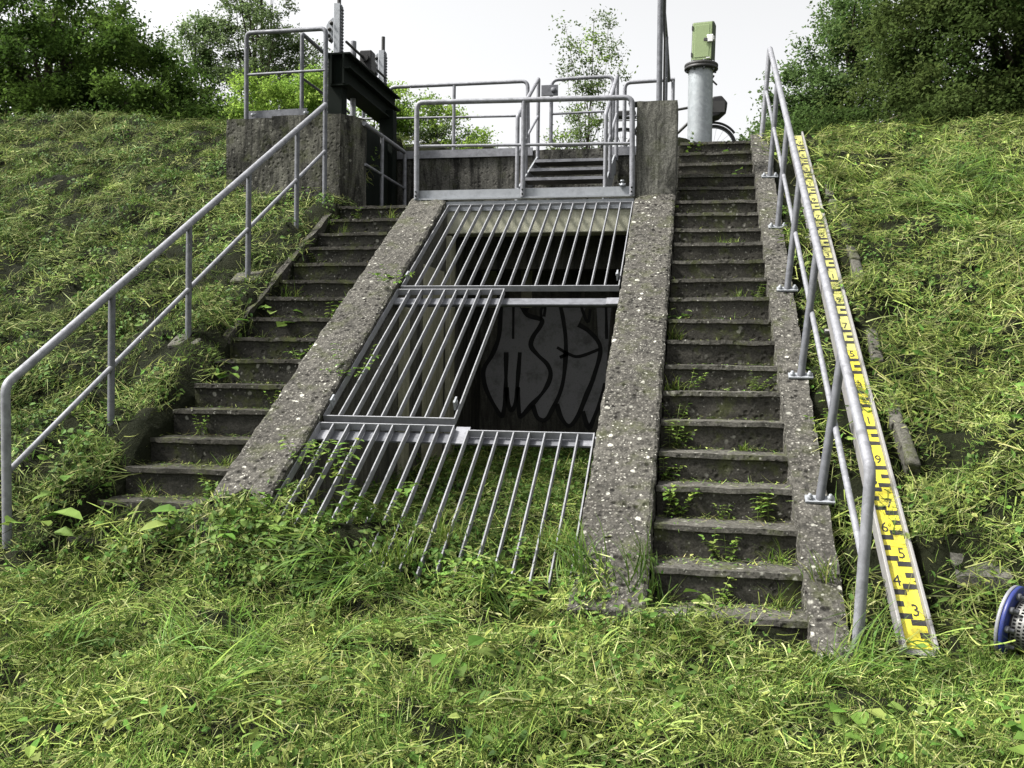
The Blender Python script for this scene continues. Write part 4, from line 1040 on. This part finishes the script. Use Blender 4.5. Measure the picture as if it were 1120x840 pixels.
tree('birch_tree', 'tall grey-green feathery tree behind the concrete block, right of two', 'tree', (-11.6, 15, -2), (-11.5, 15, 8.6),
     [(-11.6, 15, 6.8, 1.2, 1.1, 2.4, 2.6), (-11.7, 15, 4.4, 1.6, 1.2, 1.6, 2.2), (-10.4, 15, 5.4, .8, .7, 1.3, 1), (-12.2, 15, 8.6, .7, .7, 1.2, .6)], PALE, (.06, .10), 200, 200, (.3, .55), 8, GT, .11, 30)
tree('bush', 'bright yellow-green bush seen through the railing on the concrete block', 'bush', (-10.2, 13.5, -1.8), (-10.2, 13.5, 4.0),
     [(-10.8, 13.5, 4.3, 1.3, .9, .8, 2), (-9.6, 13.5, 4.5, .9, .8, .7, 1.4)], LIGHT, (.06, .10), 80, 210, (.3, .5), 9, GT, .06, 12)
tree('bush', 'bright green pointed bush rising above the dark gate post', 'bush', (-7.6, 13, -1.8), (-7.5, 13, 4.2),
     [(-7.0, 13, 3.7, .6, .6, 1.0, 2), (-7.9, 13, 3.4, .8, .6, .8, 1.4)], LIGHT, (.06, .10), 60, 160, (.28, .48), 10, GT, .06, 12)
tree('bush', 'bright green spreading bush behind the front platform railing', 'bush', (-5.9, 13, -1.8), (-5.9, 13, 3.6),
     [(-6.0, 13, 3.5, .85, .7, .7, 2), (-5.1, 13, 3.0, .75, .6, .5, 1.2)], LIGHT+PALE[:1], (.055, .09), 70, 150, (.28, .46), 11, GT, .06, 16)
tree('birch_tree', 'thin sparse young birch with see-through branches behind the gate leaf', 'tree', (-2.3, 13, -1.8), (-2.05, 13, 6.0),
     [(-2.3, 13, 3.1, .85, .6, .9, 2.2), (-2.1, 13, 4.6, .75, .5, 1.0, 1.5), (-1.4, 13, 4.9, .4, .4, .5, .4), (-2.55, 13, 5.3, .35, .3, .8, .5), (-1.75, 13, 5.6, .25, .25, .7, .5)], PALE+LIGHT[:1], (.06, .09), 75, 75, (.26, .48), 12, GT, .028, 40)
tree('bush', 'low yellow-green hedge growth just above the metal steps', 'bush', (-2.2, 9, -1.6), (-2.2, 9, 1.6),
     [(-2.2, 9, 1.35, 1.3, .5, .4, 2)], LIGHT, (.06, .09), 26, 110, (.2, .34), 13, GT, .05, 8)

# ------------------------------------------------------------------ weeds on the steps, walls and banks
def weed(kind, x, y, z, size, label, group=None, seed=0):
    r = random.Random(seed*31+7); t = thing('weed', label, 'weed', (x, y, z), group)
    L = LB(); St = LB()
    def stem(p, az, el, ln, curl, w=.0035, k=5):
        pts = [Vector(p)]; e = el
        for i in range(k):
            pts.append(pts[-1] + Vector((math.cos(az)*math.cos(e), math.sin(az)*math.cos(e), math.sin(e)))*(ln/k)); e += curl/k
        for i in range(k):
            o = len(St.v); d = (pts[i+1]-pts[i]); s = Vector((-math.sin(az), math.cos(az), 0))*w*.5*(1-i/k*.6); u = s.cross(d).normalized()*w*.5
            for q in (pts[i], pts[i+1]): St.v += [tuple(q+s), tuple(q+u), tuple(q-s)]; St.c += [jit((.10, .13, .04), r)]*3
            St.f += [(o, o+1, o+4, o+3), (o+1, o+2, o+5, o+4), (o+2, o, o+3, o+5)]
        return pts
    if kind == 'sprig':
        for _ in range(r.randint(4, 7)):
            az = r.uniform(0, 6.28); pts = stem((r.uniform(-.3, .3)*size, r.uniform(-.15, .15)*size, 0), az, r.uniform(.9, 1.5), size*r.uniform(.6, 1.1), r.uniform(-.8, .2))
            for i in range(1, 6):
                for sd in (-1, 1):
                    ll = size*r.uniform(.16, .28); L.leaf(pts[i], az+sd*r.uniform(.8, 1.6), r.uniform(-.1, .5), ll, ll*r.uniform(.5, .7), jit(r.choice([(.12, .19, .03), (.09, .155, .028), (.16, .21, .05)]), r))
    elif kind == 'broad':
        for _ in range(r.randint(6, 9)):
            az = r.uniform(0, 6.28); pts = stem((0, 0, 0), az, r.uniform(.4, 1.2), size*r.uniform(.4, .9), -.4)
            ll = size*r.uniform(.4, .62); L.leaf(pts[-1], az, r.uniform(-.2, .35), ll, ll*r.uniform(.6, .8), jit(r.choice([(.09, .17, .03), (.12, .20, .04), (.15, .215, .05)]), r), roll=r.uniform(-.4, .4))
    elif kind == 'fern':
        for _ in range(7):
            az = r.uniform(-2.6, .2); pts = stem((r.uniform(-.2, .2)*size, 0, 0), az, r.uniform(.5, 1.2), size*r.uniform(.8, 1.3), r.uniform(-1.2, -.3), k=8)
            for i in range(1, 9):
                for sd in (-1, 1):
                    ll = size*.22*(1-i/12); L.leaf(pts[i], az+sd*1.0, r.uniform(0, .4), ll, ll*.4, jit((.13, .20, .035), r))
    elif kind == 'grass':
        for _ in range(int(22+90*size)):
            az = r.uniform(0, 6.28)
            L.blade((r.gauss(0, .18)*size, r.gauss(0, .12)*size, 0), az, r.uniform(.7, 1.5), size*r.uniform(.5, 1.1), .005, r.uniform(-1.6, -.2), jit(r.choice([(.12, .19, .03), (.19, .22, .06), (.10, .16, .03)]), r), 4)
    elif kind == 'vine':
        for _ in range(5):
            az = r.uniform(0, 6.28); pts = stem((r.uniform(-.1, .1), r.uniform(-.1, .1), 0), az, r.uniform(.2, 1.1), size*r.uniform(.6, 1.2), r.uniform(-.9, .5), k=7)
            for i in range(1, 8):
                for sd in (-1, 1):
                    if r.random() < .8:
                        ll = size*r.uniform(.12, .24); L.leaf(pts[i], az+sd*r.uniform(.5, 1.7), r.uniform(-.3, .5), ll, ll*r.uniform(.5, .75), jit(r.choice([(.10, .18, .03), (.14, .22, .045)]), r))
    if St.v: link('stem', St.mesh('stem', M['weedleaf']), t, (0, 0, 0))
    link('leaves', L.mesh('leaves', M['weedleaf']), t, (0, 0, 0))
    return t
def ordinal(k): return ['', 'first', 'second', 'third', 'fourth', 'fifth', 'sixth', 'seventh', 'eighth', 'ninth', 'tenth', 'eleventh', 'twelfth', 'thirteenth', 'fourteenth', 'fifteenth', 'sixteenth', 'seventeenth', 'eighteenth', 'nineteenth', 'twentieth', 'twenty-first', 'twenty-second'][k]
DESC = {'sprig': 'small-leaved sprig', 'broad': 'broad-leaved weed', 'fern': 'feathery weed', 'grass': 'grass tuft'}
RW = [(21, .10, 'broad', .19), (21, .52, 'sprig', .16), (21, .88, 'grass', .2), (20, .48, 'sprig', .17), (20, .92, 'grass', .16), (19, .12, 'sprig', .2), (19, .5, 'sprig', .12), (19, .84, 'sprig', .19), (18, .04, 'sprig', .15), (17, .10, 'sprig', .17), (17, .7, 'grass', .08),
      (16, .1, 'sprig', .14), (15, .86, 'fern', .2), (15, .22, 'sprig', .15), (15, .04, 'grass', .14), (13, .04, 'grass', .16), (12, .07, 'broad', .12), (11, .74, 'grass', .12), (11, .97, 'sprig', .12), (8, .58, 'grass', .13), (8, .76, 'grass', .11), (6, .06, 'broad', .12), (3, .95, 'broad', .16), (1, .08, 'sprig', .24), (1, .9, 'broad', .22)]
def where(f): return 'left end' if f < .2 else 'left half' if f < .42 else 'middle' if f < .6 else 'right half' if f < .82 else 'right end'
for i, (k, f, kind, sz) in enumerate(RW):
    w = weed(kind, XR0+.03+(XR1-XR0-.06)*f, -(k-1)*T-.025, -k*RI-.004, sz, f'{DESC[kind]} at the {where(f)} of the {ordinal(22-k)} right-hand step from the bottom', 'weeds growing on the right stairs', i+1)
LW = [(20, .15, 'grass', .2), (20, .75, 'sprig', .2), (19, .2, 'grass', .14), (19, .85, 'sprig', .16), (18, .8, 'grass', .14), (17, .3, 'sprig', .13), (16, .9, 'sprig', .14), (15, .1, 'broad', .2), (14, .85, 'vine', .22), (13, .12, 'broad', .24), (12, .1, 'broad', .2), (12, .9, 'sprig', .2), (11, .08, 'grass', .2), (9, .1, 'sprig', .12), (7, .15, 'grass', .18), (6, .75, 'grass', .2), (6, .2, 'sprig', .16)]
DESC['vine'] = 'trailing leafy weed'
for i, (k, f, kind, sz) in enumerate(LW):
    w = weed(kind, XL0+.03+(XL1-XL0-.06)*f, -(k-1)*T-.025, -k*RI-.004, sz, f'{DESC[kind]} at the {where(f)} of the {ordinal(21-k)} left-hand step from the bottom', 'weeds growing on the left stairs', 60+i)
weed('vine', -1.86, -2.93, S*-2.93+.01, .26, 'leafy creeper on the left corner between the upper and middle gratings', None, 120)
weed('vine', -1.90, -4.2, S*-4.2+.03, .22, 'straggly stem leaning over the left wall above the lower cross beam', None, 121)
weed('broad', -3.15, -5.75, -3.40, .30, 'broad-leaved plant in the mown grass right of the leftmost handrail post', None, 122)
weed('broad', -3.02, -5.45, -3.22, .24, 'broad-leaved plant beside the foot of the left stairs', None, 123)
weed('broad', -.42, -6.75, -3.62, .17, 'pale upright dock leaf standing in the foreground grass', None, 124)
weed('broad', 1.05, -7.0, -3.64, .17, 'leafy clump with long leaves in the lower right foreground grass', None, 125)
weed('broad', 1.47, -7.25, -3.64, .20, 'large pale-leaved plant in the lower right corner', None, 126)
weed('vine', -1.95, -5.55, -3.32, .34, 'tall leafy weed climbing the foot of the left raking wall', None, 127)
weed('vine', -1.62, -5.62, -3.36, .32, 'leafy weed mounding over the lower left grating bars', None, 128)
for i_, (x_, y_, k_, z_, d_) in enumerate(((-1.25, -5.42, 'vine', .30, 'straggling weed poking up between the middle bars of the lower left grating'),
        (-.78, -5.58, 'grass', .26, 'grass tuft rising through the left bars of the lower right grating'),
        (-.48, -5.66, 'vine', .24, 'low creeping weed over the middle of the lower right grating end'),
        (-.20, -5.60, 'grass', .24, 'grass tuft against the right raking wall at the grating end'),
        (-1.55, -5.20, 'sprig', .26, 'upright leafy sprig in front of the lower left grating bars'),
        (-1.78, -5.05, 'vine', .26, 'leafy runner crossing the leftmost bars of the lower left grating'),
        (-1.02, -5.72, 'grass', .30, 'grass tuft in front of the gap between the two lower gratings'),
        (-2.18, -5.60, 'broad', .26, 'broad-leaved weed in front of the left raking wall foot'))):
    weed(k_, x_, y_, (-3.66+.35 if y_ < -5.6 else S*y_+.03) - (.12 if y_ < -5.6 else 0), z_, d_, None, 140+i_)
weed('sprig', -.25, -6.0, -3.56, .22, 'green sprig at the foot of the right raking wall', None, 129)
weed('sprig', 1.30, -2.35, S*-2.35, .25, 'green weed between the right handrail and the gauge', None, 130)
weed('sprig', 1.28, -4.6, S*-4.6, .22, 'green weed below the handrail post plate beside the gauge', None, 131)
weed('grass', 1.12, -5.75, S*-5.75+.05, .2, 'grass tuft growing out of the lower right stair wall', None, 132)

# ------------------------------------------------------------------ cut grass and ground leaves everywhere
clip = proto_coll('cut_grass_pieces', [proto_clip(s) for s in range(6)])
tuft = proto_coll('standing_grass_pieces', [proto_tuft(40+s) for s in range(5)])
fine = proto_coll('short_turf_pieces', [proto_fine(140+s) for s in range(4)])
long_ = proto_coll('long_grass_pieces', [proto_long(160+s) for s in range(4)])
leafy = proto_coll('ground_leaf_pieces', [proto_leafy(80+s) for s in range(5)])
scatter('cut_grass', clip, 'd_clip', 95, .7, 1.25, 5, .3, 'matted pale cut grass covering the right bank and foreground', 'grass')
scatter('standing_grass', tuft, 'd_tuft', 60, .6, 1.3, 15, .2, 'green standing grass tufts in the foreground and upper right bank', 'grass')
hay = proto_coll('hay_pieces', [proto_hay(200+s) for s in range(6)])
hayd = proto_coll('dark_hay_pieces', [proto_hay(230+s, HAY=HAY_D) for s in range(5)])
clipd = proto_coll('dark_cut_grass_pieces', [proto_clip(260+s, pal=HAY_D) for s in range(5)])
scatter('hay', hayd, 'd_hay_dark', 42, .7, 1.2, 75, .35, 'coarse strands of darker green cut hay lying on the left bank', 'hay')
scatter('cut_grass', clipd, 'd_clip_dark', 85, .7, 1.25, 85, .3, 'matted darker green cut grass covering the left bank', 'grass')
scatter('hay', hay, 'd_hay', 42, .7, 1.2, 65, .35, 'coarse strands of pale cut hay lying on the right bank and foreground', 'hay')
scatter('short_turf', fine, 'd_fine', 85, .8, 1.3, 45, .2, 'short fine green turf under the cuttings in the foreground', 'grass')
scatter('long_grass', long_, 'd_long', 55, .7, 1.2, 55, .15, 'long green grass lying over on the upper right bank and by the gratings', 'grass')
scatter('ground_leaves', leafy, 'd_leaf', 110, .6, 1.4, 25, .25, 'small leafy ground cover below the gratings and in the grass', 'ground cover')

# litter lying on the treads and landing
def litter(label, x0, x1, ks, seed, n):
    r = random.Random(seed); b = LB()
    for _ in range(n):
        k = r.choice(ks); x = r.uniform(x0+.01, x1-.01)
        edge = min(x-x0, x1-x)
        y = -(k-1)*T + .0 - abs(r.gauss(0, .07)) if r.random() < .8 else -(k-1)*T - r.uniform(0, .26)
        y = max(y, -k*T+.015); z = -k*RI + r.uniform(.003, .012)
        if r.random() < .7: b.blade((x, y, z), r.uniform(0, 6.28), r.gauss(.05, .2), r.uniform(.03, .11), .004, r.gauss(0, .4), jit(r.choice(HAY+[(.12, .10, .05)]), r))
        else: b.leaf((x, y, z), r.uniform(0, 6.28), r.gauss(.1, .2), r.uniform(.012, .035), r.uniform(.008, .02), jit(r.choice(LEAFC+HAY[:2]), r))
    o = link('step_litter', b.mesh('step_litter', M['blade'])); return stuff(o, label, 'litter')
litter('cut grass and moss bits lying along the right-hand steps', XR0, XR1, list(range(2, 21))+[17, 18, 19, 20, 20, 21, 21, 21, 21, 21, 21], 5, 1500)
litter('cut grass and moss bits lying along the left-hand steps', XL0, XL1, list(range(6, 21))+[18, 19, 20, 20], 6, 1900)
